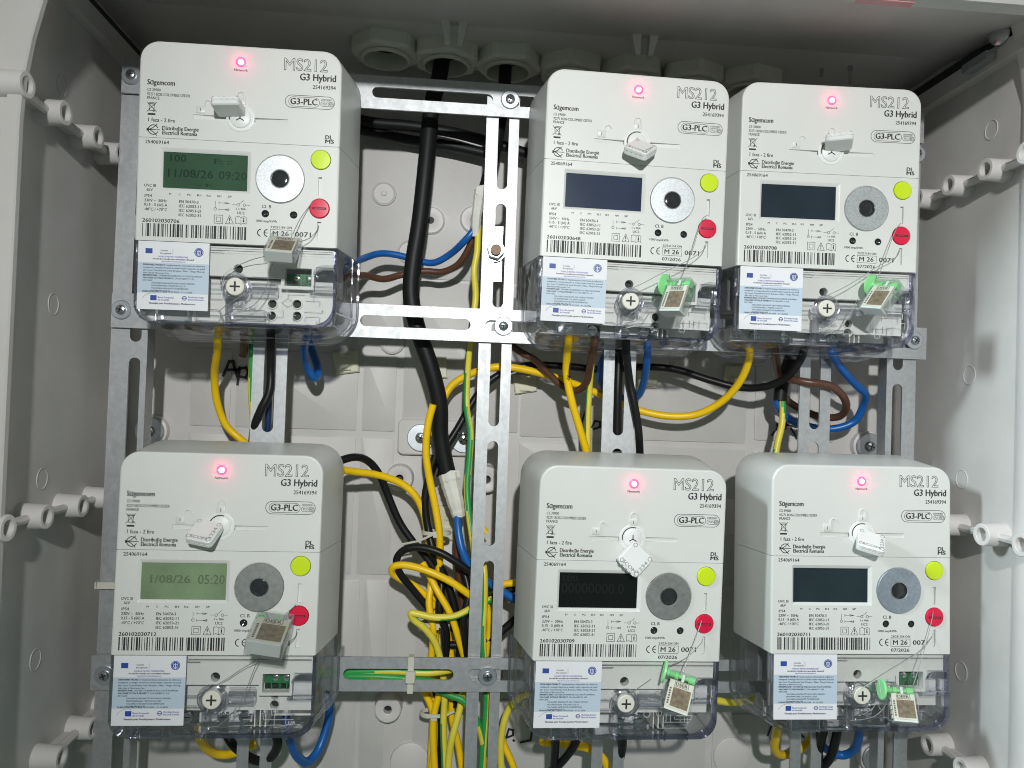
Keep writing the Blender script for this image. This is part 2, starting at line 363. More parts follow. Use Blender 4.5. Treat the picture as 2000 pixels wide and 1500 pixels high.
for u, v in ((888, 30), (1258, 60)):                                # pairs of tapering clips under the ceiling
    q = P(u, v, 50)
    for s in (-1, 1):
        b = MB(); b.loft([[(q.x+s*7+dx, 50-7*k, 280), (q.x+s*7+dx, 50+4*k, 280), (q.x+s*(7-2.2)+dx*.5, 50+3*k, 266-2), (q.x+s*(7-2.2)+dx*.5, 50-3*k, 266-2)] for dx, k in ((-3.6, 1), (3.6, 1))], True, True)
        obj('clip', b.mesh('clip', 'cabinet'), top)
# studs: hollow tubes joined by short ribs, in rows along both walls
def stud_row(w, x, s, z, ys, r=7.7, L=17):
    ax = Vector((s, -.06, 0)).normalized()
    for k, y in enumerate(ys):
        b = MB(); c = Vector((x, y, z))
        b.rev(c, ax, [(-1, r*1.12), (3, r*1.06), (L*.97, r), (L, r*.94), (L, r*.66), (L-.4, r*.6), (L-7, r*.54)], 24, cap0=False)
        b.rev(c+ax*(L-6.8), ax, [(0, r*.55), (.2, r*.5)], 16, mi=1)
        sd = obj('mounting_stud', b.mesh('mounting_stud', ['stud', 'nut']), w)
        if k < len(ys)-1:
            y1 = ys[k+1]; b = MB(); b.loft([[(x+s*(h+3.0*math.cos(a)), yy, z-.5+2.8*math.sin(a)) for a in [i*math.pi/4 for i in range(8)]] for yy, h in ((y+r*.8, 8.5), (y1-r*.8, 7.5))], True, True)
            b.box(min(x-s, x+s*8), max(x-s, x+s*8), y+r*.8, y1-r*.8, z-1.7, z+.7); obj('stud_rib', b.mesh('stud_rib', 'stud'), sd)
stud_row(wl, XL, 1, 170.5, (-62, -18, 27, 63, 100)); stud_row(wl, XL, 1, -82.5, (-100, -60, -18, 29, 70)); stud_row(wl, XL, 1, -246, (15, 60, 100))
stud_row(wr, XR, -1, 173, (-48, -10, 30, 69)); stud_row(wr, XR, -1, -82, (-51, -14, 27, 66)); stud_row(wr, XR, -1, -250, (-36, 2, 40))
for w, x, s, spots in ((wl, XL, 1, ((8, 198), (10, 53), (6, -62), (8, -180))), (wr, XR, -1, ((6, 208), (24, 30), (30, -84+36), (26, -190)))):
    for y, z in spots:                                               # round ejector marks
        b = MB(); b.tube([(x+s*.1, y+6.5*math.cos(t*math.pi/12), z+7*math.sin(t*math.pi/12)) for t in range(25)], .42, 5, caps=False); obj('ejector_mark', b.mesh('ejector_mark', 'cabinet'), w)
q = P(1976, 92, -10); b = MB(); b.rev((378, -14, 266), Vector((-1, -.5, 0)), [(0, 7), (6, 7), (7, 5)], 16); b.box(368, 386, -10, 16, 252, 258); obj('hinge_screw', b.mesh('hinge_screw', 'screw'), wr)
for x, z, y in ((315, 262, 78),): 
    b = MB(); b.rev((x, y, 281), 'z', [(0, 2.2), (-3, 2.2), (-3.2, 1.2), (-15, 1.0)], 10); obj('ceiling_screw', b.mesh('ceiling_screw', 'screw'), top)
    b = MB(); b.rev((x-20, y+8, 281), 'z', [(0, 1.8), (-6, 1.4)], 8); obj('ceiling_screw', b.mesh('ceiling_screw', 'screw'), top)
# handwriting on the back panel
def scribble(strokes, w=1.5):
    b = MB()
    for st in strokes:
        pts = [P(u, v, YB-1.9) for u, v in st]
        b.strip([(p.x, p.z) for p in pts], w, YB-1.9)
        for p in pts: b.disc(p.x, p.z, w/2, YB-1.93, 10)
    obj('handwriting', b.mesh('handwriting', 'marker', 0, weld=False), back)
scribble([[(436, 733), (448, 706), (455, 706), (463, 735)], [(442, 722), (466, 722)], [(468, 718), (464, 750)], [(468, 720), (480, 718), (485, 727), (480, 737), (466, 735)]], 2.2)
scribble([[(1136, 826), (1143, 805)], [(1156, 834), (1162, 822), (1172, 824), (1172, 834), (1160, 838)]], 1.7)
scribble([[(988, 1442), (994, 1424), (1002, 1426), (1002, 1436), (992, 1440)], [(1003, 1446), (1004, 1447)], [(1017, 1450), (1036, 1446), (1040, 1425), (1032, 1418)]], 1.7)
scribble([[(1508, 850), (1524, 828), (1560, 834)], [(1518, 828), (1520, 846)], [(1545, 836), (1556, 856)], [(1536, 826), (1534, 838)]], 1.6)
scribble([[(1500, 1436), (1506, 1420)], [(1506, 1444), (1512, 1430)], [(1545, 1444), (1546, 1447)], [(1566, 1436), (1570, 1440)]], 1.6)

# ------------------------------------------------------------------ cable glands under the ceiling
GL = ['locknut of the first cable gland at the left end of the ceiling row', 'ring nut round the thick black cable, second gland in the ceiling row', 'ring nut above the upright steel strip, third gland in the ceiling row',
      'hexagonal gland nut just left of the upper middle meter top', 'hexagonal gland nut above the upper middle meter screen label', 'gland nut between the tops of the two upper right meters', 'last gland nut of the row, above the upper right meter']
for k, (x, y, rot) in enumerate([(-61, 94, 12), (-13, 99, 34), (37, 102, 2), (89, 106, 22), (141, 108, 8), (192, 109, 30), (243, 110, 20)]):
    t = thing('gland_nut', GL[k], 'gland nut', (x, y, 281), 'cable glands along the ceiling')
    n = 6; rad = 27.2; b = MB()
    def ring(r, z, bev=0):
        o = []
        for i in range(n):
            for d in (-4, 4):
                a = R(rot+60*i+d); o.append((r*math.cos(a), r*math.sin(a), z))
        return o
    b.loft([ring(rad, 0), ring(rad, -9.5), ring(rad*.93, -12)])
    rings = [ring(rad*.93, -12), [(19.5*math.cos(R(rot+30*i+(-15+15))), 19.5*math.sin(R(rot+30*i)), -12) for i in range(12)]]
    b.loft([ring(rad*.93, -12), [(19*math.cos(R(rot+60*(i//2)+(-15 if i % 2 == 0 else 15))), 19*math.sin(R(rot+60*(i//2)+(-15 if i % 2 == 0 else 15))), -12) for i in range(12)]])
    obj('nut', b.mesh('nut', 'nut', 12), t)
    b = MB(); b.rev((0, 0, 0), 'z', [(-12.5, 20), (-14.5, 19.6), (-14.5, 17.2), (-11, 16.8), (2, 16.4)], 28, cap0=False, cap1=False); obj('threaded_tube', b.mesh('threaded_tube', 'nut'), t)
    b = MB(); b.rev((0, 0, 0), 'z', [(-.8, 16.6), (-1, 16.6)], 28); obj('gland_mouth', b.mesh('gland_mouth', 'dark'), t)

# ------------------------------------------------------------------ slotted steel strips
def rail(name, label, horiz, a0, a1, c, y, w=25, slots=(), mat_='galv', bolts=(), flange=0, lat=0, holes=()):
    """a0..a1 along, c centre across; slots (from, to) along; holes extra loops (x, z)"""
    t = thing(name, label, 'steel strip', ((a0+a1)/2 if horiz else c, y, c if horiz else (a0+a1)/2), 'slotted galvanised strips')
    m0 = (a0+a1)/2; b = MB(); L = a1-a0; sw = 4.1
    out = rr(-L/2, L/2, -w/2, w/2, .6, 2) if horiz else rr(-w/2, w/2, -L/2, L/2, .6, 2); hl = []
    for s0, s1 in slots:
        s0 = max(s0, a0+4); s1 = min(s1, a1-4)
        if s1-s0 < 9: continue
        hl.append(dedupe(rr(s0-m0, s1-m0, lat-sw, lat+sw, sw, 5) if horiz else rr(lat-sw, lat+sw, s0-m0, s1-m0, sw, 5)))
    b.plate(dedupe(out), hl, 0, 1.8)
    if flange:
        e = w/2-.01
        if horiz: b.box(-L/2, L/2, 1.2, flange, -e, -e+1.6); b.box(-L/2, L/2, 1.2, flange, e-1.6, e)
        else: b.box(-e, -e+1.6, 1.2, flange, -L/2, L/2); b.box(e-1.6, e, 1.2, flange, -L/2, L/2)
    obj('slotted_face', b.mesh('slotted_face', mat_, 30), t)
    for bx, bz in bolts:
        s = obj('screw', SCREW, t, (bx-t.location.x/S, -1.4, bz-t.location.z/S), (0, random.random()*1.5, 0)); obj('washer', WASH, s, (0, 1.2, 0))
    return t
random.seed(4)
def run(a, pitch, ln, n, step=1): return [(a+pitch*i, a+pitch*i+ln) for i in range(n)]
rail('horizontal_strip', 'slotted steel strip under the gland row, topmost of the horizontal strips', True, -247, 366, 226.5, 57, slots=[(-66.5, 24)] + [(-236, -76)] + run(34, 90, 78, 4), mat_='galvh', bolts=[(37, 227), (-240, 227), (360, 205)])
rail('horizontal_strip', 'bright slotted steel strip running behind the bottoms of the upper meters', True, -247, 372, 55.2, 57, slots=[(-200, -80), (-69, 13)] + run(24, 90, 80, 4), mat_='galvh', bolts=[(-239.7, 55.6), (37.7, 55.2), (361.6, 57.4)])
rail('horizontal_strip', 'slotted steel strip with white cable tie, running behind the bottoms of the lower meters', True, -250, 372, -205.8, 57, slots=[(-240, -130), (-71.5, 9.5)] + run(20, 90, 80, 4), mat_='galvh', bolts=[(34.8, -206.4), (-240.1, -207.2)])
PIT = [(-31.5-90*k-79+90*3, -31.5-90*k+90*3) for k in range(7)]
cr = rail('upright_strip', 'slotted steel strip standing upright in the open middle of the cabinet', False, -330, 239, 32.3, 60.4, slots=PIT, lat=.8, flange=5, bolts=[])
lr = rail('upright_strip', 'slotted steel strip standing upright along the left wall stud rows', False, -330, 239, -235, 60.4, w=26, slots=[(21.5-90*k+.5-79+180, 21.5-90*k+180) for k in range(6)], lat=4.5, flange=14)
rail('upright_strip', 'slotted steel strip standing upright along the bright right wall', False, -330, 239, 354, 60.4, w=24, slots=[(22.7-79+180-90*k, 22.7+180-90*k) for k in range(6)], lat=-3, flange=12)
rail('upright_strip', 'upright slotted steel strip between the two left meters', False, -330, 66, -134, 60.6, slots=run(-300, 90, 79, 4))
rail('upright_strip', 'upright slotted steel strip between the two middle meters with a black wire across it', False, -330, 66, 128.5, 60.6, slots=[(-24.5, 54)]+run(-310+6.5, 90, 79, 3)+[(-34.5-79, -34.5)])
rail('upright_strip', 'upright slotted steel strip between the two right meters, brown loop beside it', False, -330, 66, 284, 60.6, slots=[(-15, 62), (-104, -25)]+run(-310, 90, 79, 2))
# threaded bolt with a nut in the slot of the middle upright
q = P(968, 490, 56); t = thing('threaded_bolt', 'hex nut and rusty threaded bolt end in the slot of the middle upright strip', 'bolt', (q.x, 60.4, q.z))
b = MB(); b.rev((0, 0, 0), 'y', [(0, 7.6), (-1.6, 7.6), (-1.6, 3)], 26, cap0=False); obj('washer', b.mesh('washer', 'washer'), t)
b = MB(); b.rev((0, 0, 0), 'y', [(-1.6, 6.7), (-6, 6.7), (-6.8, 6)], 6); obj('hex_nut', b.mesh('hex_nut', 'washer', 20), t)
b = MB(); b.rev((0, 0, 0), 'y', [(-5, 4)]+[(-6-.6*k, 4 if k % 2 else 3.6) for k in range(8)], 16); obj('threaded_end', b.mesh('threaded_end', mat('rusty thread', (.13, .085, .06), .5, metal=.5, var=.4, scale=500)), t)
b = MB(); b.box(-5.5, 5.5, 1.9, 3.4, -22, 20); obj('nut_plate', b.mesh('nut_plate', 'washer'), t)

# ------------------------------------------------------------------ the electricity meter (local mm: x right, z up, y into the wall)
def ty(y): return -y
W0, TOP, BOT = 65, 63.6, -67.3
def outline(ins, grow=0, r=12.5):
    return rr(-W0+ins-grow, W0-ins+grow, BOT, TOP-ins+grow*.85, (.5, .5, r-ins+grow*.9, r-ins+grow*.9), 8)
def housing(lo):
    b = MB()
    rings = [at(outline(1.3), 0), at(outline(.45), .3), at(outline(0), 1.2), at(outline(0, 3.6), 26), at(outline(0, 7), 50), at(outline(.6, 7), 55), at(outline(2.5, 7), 57)]
    b.loft(rings, cap1=True)
    me = b.mesh('h', 'meter', 0); bm = bmesh.new(); bm.from_mesh(me); bpy.data.meshes.remove(me)
    g = bm.verts[:]+bm.edges[:]+bm.faces[:]
    if lo: bmesh.ops.bisect_plane(bm, geom=g, plane_co=(0, 0, -.12*S), plane_no=(0, 0, 1), clear_outer=True)
    else: bmesh.ops.bisect_plane(bm, geom=g, plane_co=(0, 0, .12*S), plane_no=(0, 0, -1), clear_outer=True)
    bm.verts.index_update(); V = [tuple(c/S for c in v.co) for v in bm.verts]; F = [tuple(v.index for v in f.verts) for f in bm.faces]; bm.free()
    b = MB(); b.add(V, F)
    if lo:
        holes = [rr(-50.2, 7.6, -33.9, -6.1, .8, 2), circ(26.8, -23.2, 16.4, 40), circ(52.8, -9.1, 6.75, 28), circ(52.8, -41.5, 6.75, 28), rr(51.6, 54, -33, -20.6, .3, 2), rr(51.6, 54, -62.3, -50.3, .3, 2), circ(17.7, -46.5, 2.5, 18), circ(36.1, -46.5, 2.5, 18)]
        out = [(-W0+1.3, -.12), (-W0+1.3, BOT), (W0-1.3, BOT), (W0-1.3, -.12)]
        b.plate(out, [dedupe(h) for h in holes], 0, 2.2, back=False)
        for x0, x1, z0, z1 in ((51.6, 54, -33, -20.6), (51.6, 54, -62.3, -50.3)): b.rect(x0, x1, z0, z1, 2.2)
        b.loft([at(circ(26.8, -23.2, 16.4, 40), .6), at(circ(26.8, -23.2, 15, 40), .6)])
    else:
        out = [(x, z) for x, z in outline(1.3) if z > 0]; out = [(W0-1.3, .12)]+out+[(-W0+1.3, .12)]
        holes = [rr(-30.3, -8.6, 13.6, 16.6, .3, 2), rr(8.6, 30.8, 13.6, 16.6, .3, 2)]
        b.plate(dedupe(out), [dedupe(h) for h in holes], 0, 2.4, back=False)
        for (x0, x1, a, c) in ((-30.3, -8.6, 0, 1), (8.6, 30.8, 1, 0)):               # slot floors slope up to the surface at the outer ends
            b.add([(x0, 2.3 if a else .7, 13.6), (x1, 2.3 if c else .7, 13.6), (x1, 2.3 if c else .7, 16.6), (x0, 2.3 if a else .7, 16.6)], [(0, 1, 2, 3)])
    return b.mesh('lower_housing' if lo else 'upper_housing', 'meter', 15, flat=True)
ME = {}
ME['up'] = housing(False); ME['lo'] = housing(True)
b = MB(); b.box(-W0+1.8, W0-1.8, 1.6, 3, -1.2, 1.2); ME['gap_fill'] = b.mesh('seam_shade', 'jointdark')  # dark backing, the shade inside the joint put into its colour
b = MB(); b.rev((0, 0, 0), 'y', [(0, 3.3), (-.25, 3.3), (-.5, 2.9), (-.55, 1.9)], 24, cap0=False); ME['ledhalo'] = b.mesh('halo_ring', mat('red diode halo', (.8, .1, .2), .35, var=0, emit=(1.0, .085, .20), estr=.95))  # glowing ring added as the diode's halo, wider than the diode itself
b = MB(); b.rev((0, 0, 0), 'y', [(-.5, 1.95), (-.8, 1.9), (-1.2, 1.4), (-1.35, .6)], 18, cap0=False); ME['led'] = b.mesh('network_light', mat('lit red diode', (.9, .3, .4), .3, var=0, emit=(1.0, .36, .52), estr=3.4))
# flat print common to all six
b = MB(); Y0 = -.06
TX = [('Network', -4.8, 3.8, -46.7, 1.7), ('G3 Hybrid', 37.8, 61.2, -43.2, 4.5, .035), ('254169394', 46.2, 61.2, -37.9, 2.5), ('G3-PLC', 32, 49.4, -27, 4.0, .035), ('CERTIFIED', 51.8, 58.9, -30.3, 1.1, .02), ('PLC', 53.0, 55.8, -27.5, 1.3), ('RF', 57, 58.9, -27.5, 1.2),
      ('Sɑgemcom', -59.7, -42.4, -34.6, 3.4, .035), ('CS 39000', -59.6, -51.3, -30.4, 1.8), ('92271 BOIS-COLOMBES CEDEX', -59.6, -32.5, -27.5, 1.8), ('FRANCE', -59.6, -51.9, -25, 1.8),
      ('1 faza - 2 fire', -58.5, -41.7, -10.5, 2.4), ('Distribuție Energie', -49.5, -26.5, -5.4, 2.5, .035), ('Electrică Romania', -49.4, -27.4, -2.4, 2.5, .035), ('DL', 55.4, 60.0, -4.9, 2.6, .04), ('MS', 55.4, 61.0, -2.1, 2.5, .04), ('254069164', -60, -45.1, 3.9, 2.2),
      ('OVC III', -59.9, -52.7, 32.2, 1.8), ('6kV', -58.2, -54.4, 35, 1.8), ('IP54', -59.4, -54.9, 38.9, 1.8), ('230V ~  50Hz', -59.5, -45.4, 41.9, 1.8), ('0,15 - 5 (60) A', -59.6, -45, 44.7, 1.8), ('-40°C / +70°C', -59.6, -45.1, 47.7, 1.8),
      ('EN 50470-3', -37.6, -25.3, 41.9, 1.8), ('IEC 62052-11', -37.6, -23.6, 44.8, 1.8), ('IEC 62053-21', -37.6, -23.5, 47.7, 1.8), ('IEC 62052-31', -37.6, -23.6, 50.6, 1.8),
      ('1 x 90A', -1, 5.1, 44.8, 1.3), ('UC2', -.3, 4.3, 47.6, 1.7), ('Cl. B', 15.4, 21.4, 42.8, 2.1), ('1000 imp/kWh', 11.9, 25.3, 52.1, 1.5), ('23/231154 ON', 21.4, 35.1, 55.9, 1.5), ('M 26', 22.9, 33.2, 60.8, 3.1), ('0071', 37.3, 47.6, 60.8, 3.1), ('07/2026', 21.3, 34.7, 65.6, 2.2)]
for s, x in zip(('M', 'C', 'PC', 'R1', 'R2', 'NM', 'SP'), (-43.3, -37.3, -31.3, -24.9, -18.9, -12.1, -5.4)): TX.append((s, x-.62*len(s), x+.62*len(s), 37, 1.25))
text(b, TX, Y0)
def caps(x0, x1, z0, z1, w):
    lp = rr(x0, x1, z0, z1, (z1-z0)/2-.01, 6); b.strip(lp+lp[:1], w, Y0)
caps(28.6, 60.7, 24.7, 33, .32); caps(30.8, 50.9, 25.7, 31.9, .26); caps(51.7, 60, 26.6, 29.6, .24); caps(56.4, 59.4, 27.1, 29.1, .2)
# crossed bin
x, z = -56.5, 20.2
b.strip([(x-2.2, z+1.8), (x+2.2, z+1.8)], .45, Y0); b.strip([(x-1.9, z+1.8), (x-1.4, z-2.6), (x+1.2, z-2.6), (x+1.7, z+1.8)], .35, Y0); b.strip([(x-3, z+3), (x+2.9, z-3.2)], .35, Y0); b.strip([(x+2.9, z+3), (x-3, z-3.2)], .35, Y0); b.ringflat(x+1.2, z-2.7, .5, .3, Y0, n=8); b.strip([(x-1.5, z+2.6), (x+1.4, z+2.6)], .35, Y0)
b.rect(-59, -54.1, 14.7, 15.9, Y0)
# round emblem of three crossing arcs
x, z = -55.2, 5.2
b.rect(x-4.2, x-2.8, z-.9, z+.9, Y0); b.strip([(x-3, z), (x+4, z)], .42, Y0)
b.ringflat(x, z, 3.1, .5, Y0, 25, 165, 16); b.ringflat(x, z, 3.1, .5, Y0, 195, 335, 16); b.strip([(x-2.6, z), (x-.4, z+1.1), (x+2.2, z+3.6)], .5, Y0); b.strip([(x-2.6, z), (x-.4, z-1.1), (x+2.2, z-3.6)], .5, Y0)
# wiring and switch symbols, warning marks, booklet
b.strip([(-14.5, -39.8), (-14.5, -44)], .22, Y0); b.ringflat(-14.5, -44.8, .85, .25, Y0, n=14)
for zz, dr in ((-40.7, 1), (-45, -1)):
    b.strip([(-12.1, zz), (-5.3, zz)], .22, Y0); b.strip([(-12.1, zz+.8), (-12.1, zz-.8)], .25, Y0); xa, xb = (-8.4, -5.8) if dr > 0 else (-5.8, -8.4); b.strip([(xa, zz+.65), (xb, zz), (xa, zz-.65), (xa, zz+.65)], .24, Y0)
b.strip([(-3.5, -41.5), (-.8, -41.5)], .22, Y0); b.ringflat(.1, -41.5, .85, .25, Y0, n=14); b.ringflat(4.1, -41.5, .85, .25, Y0, n=14); b.strip([(5, -41.5), (7.6, -41.5)], .22, Y0); b.strip([(.7, -40.9), (3.8, -38.4)], .24, Y0)
b.strip([(-14.9, -54.2), (-9.5, -54.2), (-9.5, -48.8), (-14.9, -48.8), (-14.9, -54.2)], .28, Y0); b.strip([(-13.6, -52.9), (-10.8, -52.9), (-10.8, -50.1), (-13.6, -50.1), (-13.6, -52.9)], .28, Y0)
b.strip([(-7.7, -54.2), (-2.6, -54.2), (-5.15, -48.8), (-7.7, -54.2)], .3, Y0); b.rect(-5.45, -4.85, -52.3, -50.3, Y0); b.disc(-5.15, -53.2, .4, Y0, 8)
b.strip([(-1.2, -54), (-1.2, -49.6), (.4, -49), (2.2, -49.7), (4.1, -49), (5.6, -49.6), (5.6, -54), (4.1, -53.4), (2.2, -54.2), (.4, -53.4), (-1.2, -54)], .28, Y0); b.strip([(2.2, -49.7), (2.2, -54.2)], .25, Y0); b.rect(3.5, 4.3, -52.8, -51, Y0); b.disc(3.9, -50.3, .45, Y0, 8)
# CE mark, framed date
for x, a in ((15.4, 1), (19.6, 0)):
    b.ringflat(x, -59.2, 2.3, .55, Y0, 100, 260, 16)
b.strip([(17.6, -59.2), (19.2, -59.2)], .5, Y0)
b.strip([(21.3, -61.9), (35.2, -61.9), (35.2, -56.8), (21.3, -56.8), (21.3, -61.9)], .25, Y0)
ME['print'] = b.mesh('printed_text', 'ink', 0, weld=False)
# hollow lettering: dark shape with a paler, thinner one laid on it
c = bpy.data.curves.new('t', 'FONT'); c.body = 'MS212'; c.resolution_u = 3; c.fill_mode = 'NONE' if hasattr(c, 'fill_mode') and 'NONE' in [e.identifier for e in c.bl_rna.properties['fill_mode'].enum_items] else 'FRONT'
o = bpy.data.objects.new('t', c); col.objects.link(o); dg = bpy.context.evaluated_depsgraph_get(); dg.update(); tm = bpy.data.meshes.new_from_object(o.evaluated_get(dg))
cnt = {}
for f in tm.polygons:
    for e in f.edge_keys: cnt[e] = cnt.get(e, 0)+1
E_ = [e for e, n in cnt.items() if n == 1] if cnt else [tuple(e.vertices) for e in tm.edges]
V_ = [v.co.copy() for v in tm.vertices]; bpy.data.objects.remove(o)
x0 = min(v.x for v in V_); wd = max(v.x for v in V_)-x0; kx, kz = 28.0/wd, 7.8/CAP; b = MB()
for i0, i1 in E_: b.strip([(27.4+(V_[i0].x-x0)*kx, 49.5+V_[i0].y*kz), (27.4+(V_[i1].x-x0)*kx, 49.5+V_[i1].y*kz)], .34, -.06)
ME['title'] = b.mesh('outlined_title', 'ink', 0, weld=False)
def lock_sym(x, z, open_):
    b = MB()
    for lp in (rr(x-2.9, x+2.9, z-2.4, z+2.4, .5, 3),):
        b.loft([at(lp, .0), at(lp, -.5), at(rr(x-2.6, x+2.6, z-2.1, z+2.1, .4, 3), -.7)], cap1=True)
    cx = x+(4.6 if open_ else 0); pts = [(cx+2.1*math.cos(R(a)), -.15, z+4.2+2.1*math.sin(R(a))) for a in range(180, -1, -20)]
    pts = [(cx-2.1, -.15, z+2.2)]+pts+([] if open_ else [(cx+2.1, -.15, z+2.2)]); b.tube(pts, .55, 6)
    b.box(x-.25, x+.25, -.75, -.6, z-1.2, z+.9, 1)
    return b.mesh('lock_symbol', ['meter', 'greyink'], 40)
ME['lockc'] = lock_sym(.1, 26.8, False); ME['locko'] = lock_sym(-25.4, 20, True)
b = MB(); b.rev((0, 0, 15.9), 'y', [(.2, 9.4), (-.35, 9.2), (-.5, 8.8), (-.5, 7.7), (-.1, 7.5), (-.1, 6.9), (-.7, 6.7), (-1.1, 6.1)], 36, cap0=False); ME['dial'] = b.mesh('seal_dial', 'tag')
b = MB(); b.ringflat(0, 15.9, 7.15, .55, -.16, 75, 190, 16); 
for a in (90, 210, 330): b.strip([(0, 15.4), (2.6*math.cos(R(a)), 15.4+2.6*math.sin(R(a)))], .7, -1.16)
ME['dialmark'] = b.mesh('dial_marks', 'ink', 0, weld=False)
# sealing tag: a rounded square plate with a hinged stem
b = MB(); o = rr(-8, 8, -8, 8, 2.2, 5); i = rr(-7.3, 7.3, -7.3, 7.3, 1.7, 5)
b.loft([at(i, -2.6), at(o, -1.9), at(o, -.2), at(rr(-7.6, 7.6, -7.6, 7.6, 2, 5), 0), at(o, .2), at(o, 1.9), at(i, 2.6)], True, True)
for k in range(4): b.box(-5.6+3.2*k, -4.2+3.2*k, -2.2, -.6, -8.35, -7.9)
ME['tag'] = b.mesh('lock_tag', 'tag', 35)
b = MB(); text(b, [('SCOM', -5.2, 4.6, 6.8, 2.1)], -2.68)
a2 = MB(); text(a2, [('1234', -4.6, 3.4, 6.8, 2.0)], -2.68); b.add([(-z, y, x) for x, y, z in a2.v], a2.f)
for x, z in ((6, 6), (-6, 6), (6, -6), (-6, -6)): b.ringflat(x, z, 1.15, .3, -2.68, n=12)
ME['tagtext'] = b.mesh('embossed_letters', 'tagtext', 0, weld=False)
# display: sloping frame and glass
b = MB(); b.loft([at(rr(-50.3, 7.7, -34, -6, .8, 3), 0), at(rr(-49.6, 6.6, -32.9, -7.2, .6, 3), .5), at(rr(-48.7, 5.2, -32.1, -8.4, .3, 3), 1.3), at(rr(-48.7, 5.2, -32.1, -8.4, .3, 3), 2.0)]); ME['bezel'] = b.mesh('display_frame', 'meter', 20)
b = MB(); b.rect(-48.8, 5.3, -32.2, -8.3, 1.9)
ME['screens'] = {}
for k in ('lcdgreen', 'lcdolive', 'lcdnavy', 'lcdslate', 'lcdblack', 'lcdteal'): ME['screens'][k] = b.mesh('display_screen', k, 0)
def digits(lines, m):
    b = MB(); text(b, lines, 1.85); return b.mesh('display_digits', m, 0, weld=False)
ME['dg0'] = digits([('100', -44.5, -34.5, 14.5, 4.6, .01), ('11/08/26', -45.8, -17, 24.6, 5.2, .012), ('09:20', -13.4, 4.6, 24.6, 5.2, .012), ('F: ::', -16.5, -5, 14.5, 3.2), ('- F.', -26, -17, 30, 2)], 'seg')
ME['dg3'] = digits([('05:20', -13, 4, 22, 6, .012), ('1/08/26', -43, -18, 21.5, 5)], 'segolive')
ME['dg4'] = digits([('100', -46, -36, 14.5, 4), ('00000000.0', -47, -4, 22.5, 7, .01)], 'segdark')
# magnet ring, optical port, buttons, holes
def ring_mesh(m):
    b = MB(); c = (26.8, 0, -23.2); b.rev(c, 'y', [(1.0, 15.9), (-.5, 15.9), (-.9, 15.4), (-.9, 6.4), (-.6, 6.0), (2, 5.9)], 48, cap0=False, cap1=False); return b.mesh('magnet_ring', m)
ME['rings'] = {k: ring_mesh(k) for k in ('zinc', 'bluezinc', 'greyzinc')}
b = MB(); b.rev((26.8, 0, -23.2), 'y', [(1.2, 5.95), (.6, 5.9), (.2, 5.2), (0, 3), (-.05, .5)], 32, cap0=False); b.rev((26.8, 0, -23.2), 'y', [(1, 6.05), (-.98, 6.05), (-.98, 5.7), (.3, 5.6)], 32, mi=1, cap0=False, cap1=False); ME['port'] = b.mesh('optical_port', ['port', 'chrome'])
def button(c, name):
    b = MB(); b.rev((52.8, 0, c), 'y', [(1.5, 6.45), (-.55, 6.4), (-.95, 6.0), (-1.0, 5.4)], 32, cap0=False); return b
ME['lime'] = button(-9.1, 'b').mesh('push_button', 'lime'); ME['red'] = button(-41.5, 'r').mesh('seal_button', 'red')
b = MB(); b.box(48.2, 57.4, -1.06, -.9, -42.3, -40.9); b.box(49.3, 56.3, -1.12, -1.0, -41.8, -41.4, 1); ME['redslot'] = b.mesh('slot', ['ink', 'red'])
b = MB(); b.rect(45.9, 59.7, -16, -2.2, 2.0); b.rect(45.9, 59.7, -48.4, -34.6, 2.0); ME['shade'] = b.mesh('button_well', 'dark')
b = MB()
for x in (17.7, 36.1): b.rev((x, 0, -46.5), 'y', [(.2, 2.6), (1.6, 2.2), (2, 1.2), (1.2, .9), (.9, .3)], 18, cap0=False)
ME['ind'] = b.mesh('indicator_lens', 'port')
# terminal chamber behind the clear cover
def chamber(low):
    b = MB(); b.box(-62, 62, 30, 56, -96, -67.6, 1)
    hx = [rr(30.3, 48, -93, -81, .4, 2), circ(0, -83, 3.1, 18)]
    b.plate(dedupe(rr(-62.5, 62.5, -88, -68.4, (.3, 6, .3, .3), 3)) if 0 else [(-62.5, -68.4), (-62.5, -88), (28, -88), (28, -95), (49.6, -95), (49.6, -86), (51.5, -82.5), (55, -81), (62.5, -81), (62.5, -68.4)], [dedupe(h) for h in hx], 5, 11)
    b.rect(-62.5, 62.5, -73, -72.6, 4.9, 1)
    hs = [circ(x, z, 2.9, 18) for x, z in low[1]]
    b.plate([(-61, -89), (-61, low[0]), (61.5, low[0]), (61.5, -89)], [dedupe(h) for h in hs], 12, 15)
    b.box(-60, -20, 24, 40, -119, -108); b.box(-15, 20, 26, 40, -120, -109, 1)
    b.rect(-4, 12, -108, -103, 11.9, 1)
    for x, z in low[1]: b.rev((x, 0, z), 'y', [(12, 3.6), (10.6, 3.5), (10.6, 2.9), (15, 2.8)], 18, cap0=False, cap1=False); b.rev((x, 0, z), 'y', [(15.3, 2.9), (15.5, 2.9)], 14, mi=2)
    b.rev((0, 0, -83), 'y', [(11, 3.2), (11.2, 3.2)], 14, mi=2)
    for x in (-43, -22, 2, 16): b.rev((x, 0, -115), 'y', [(24, 4), (21, 4), (20.4, 3.2)], 14, mi=3); b.box(x-2.4, x+2.4, 20.2, 20.6, -115.3, -114.7, 2)
    for x in (24, 27.5, 31): b.box(x, x+.8, 14, 40, -119, low[0]-.5)
    b.box(33, 60, 34, 35, -119, -108)
    return b.mesh('terminal_plate', ['plate', 'inner', 'dark', 'chrome'], 30)
ME['chA'] = chamber((-119, [(21.5, -104.8), (37.8, -104.4), (21.2, -112.8), (38, -112.4)]))
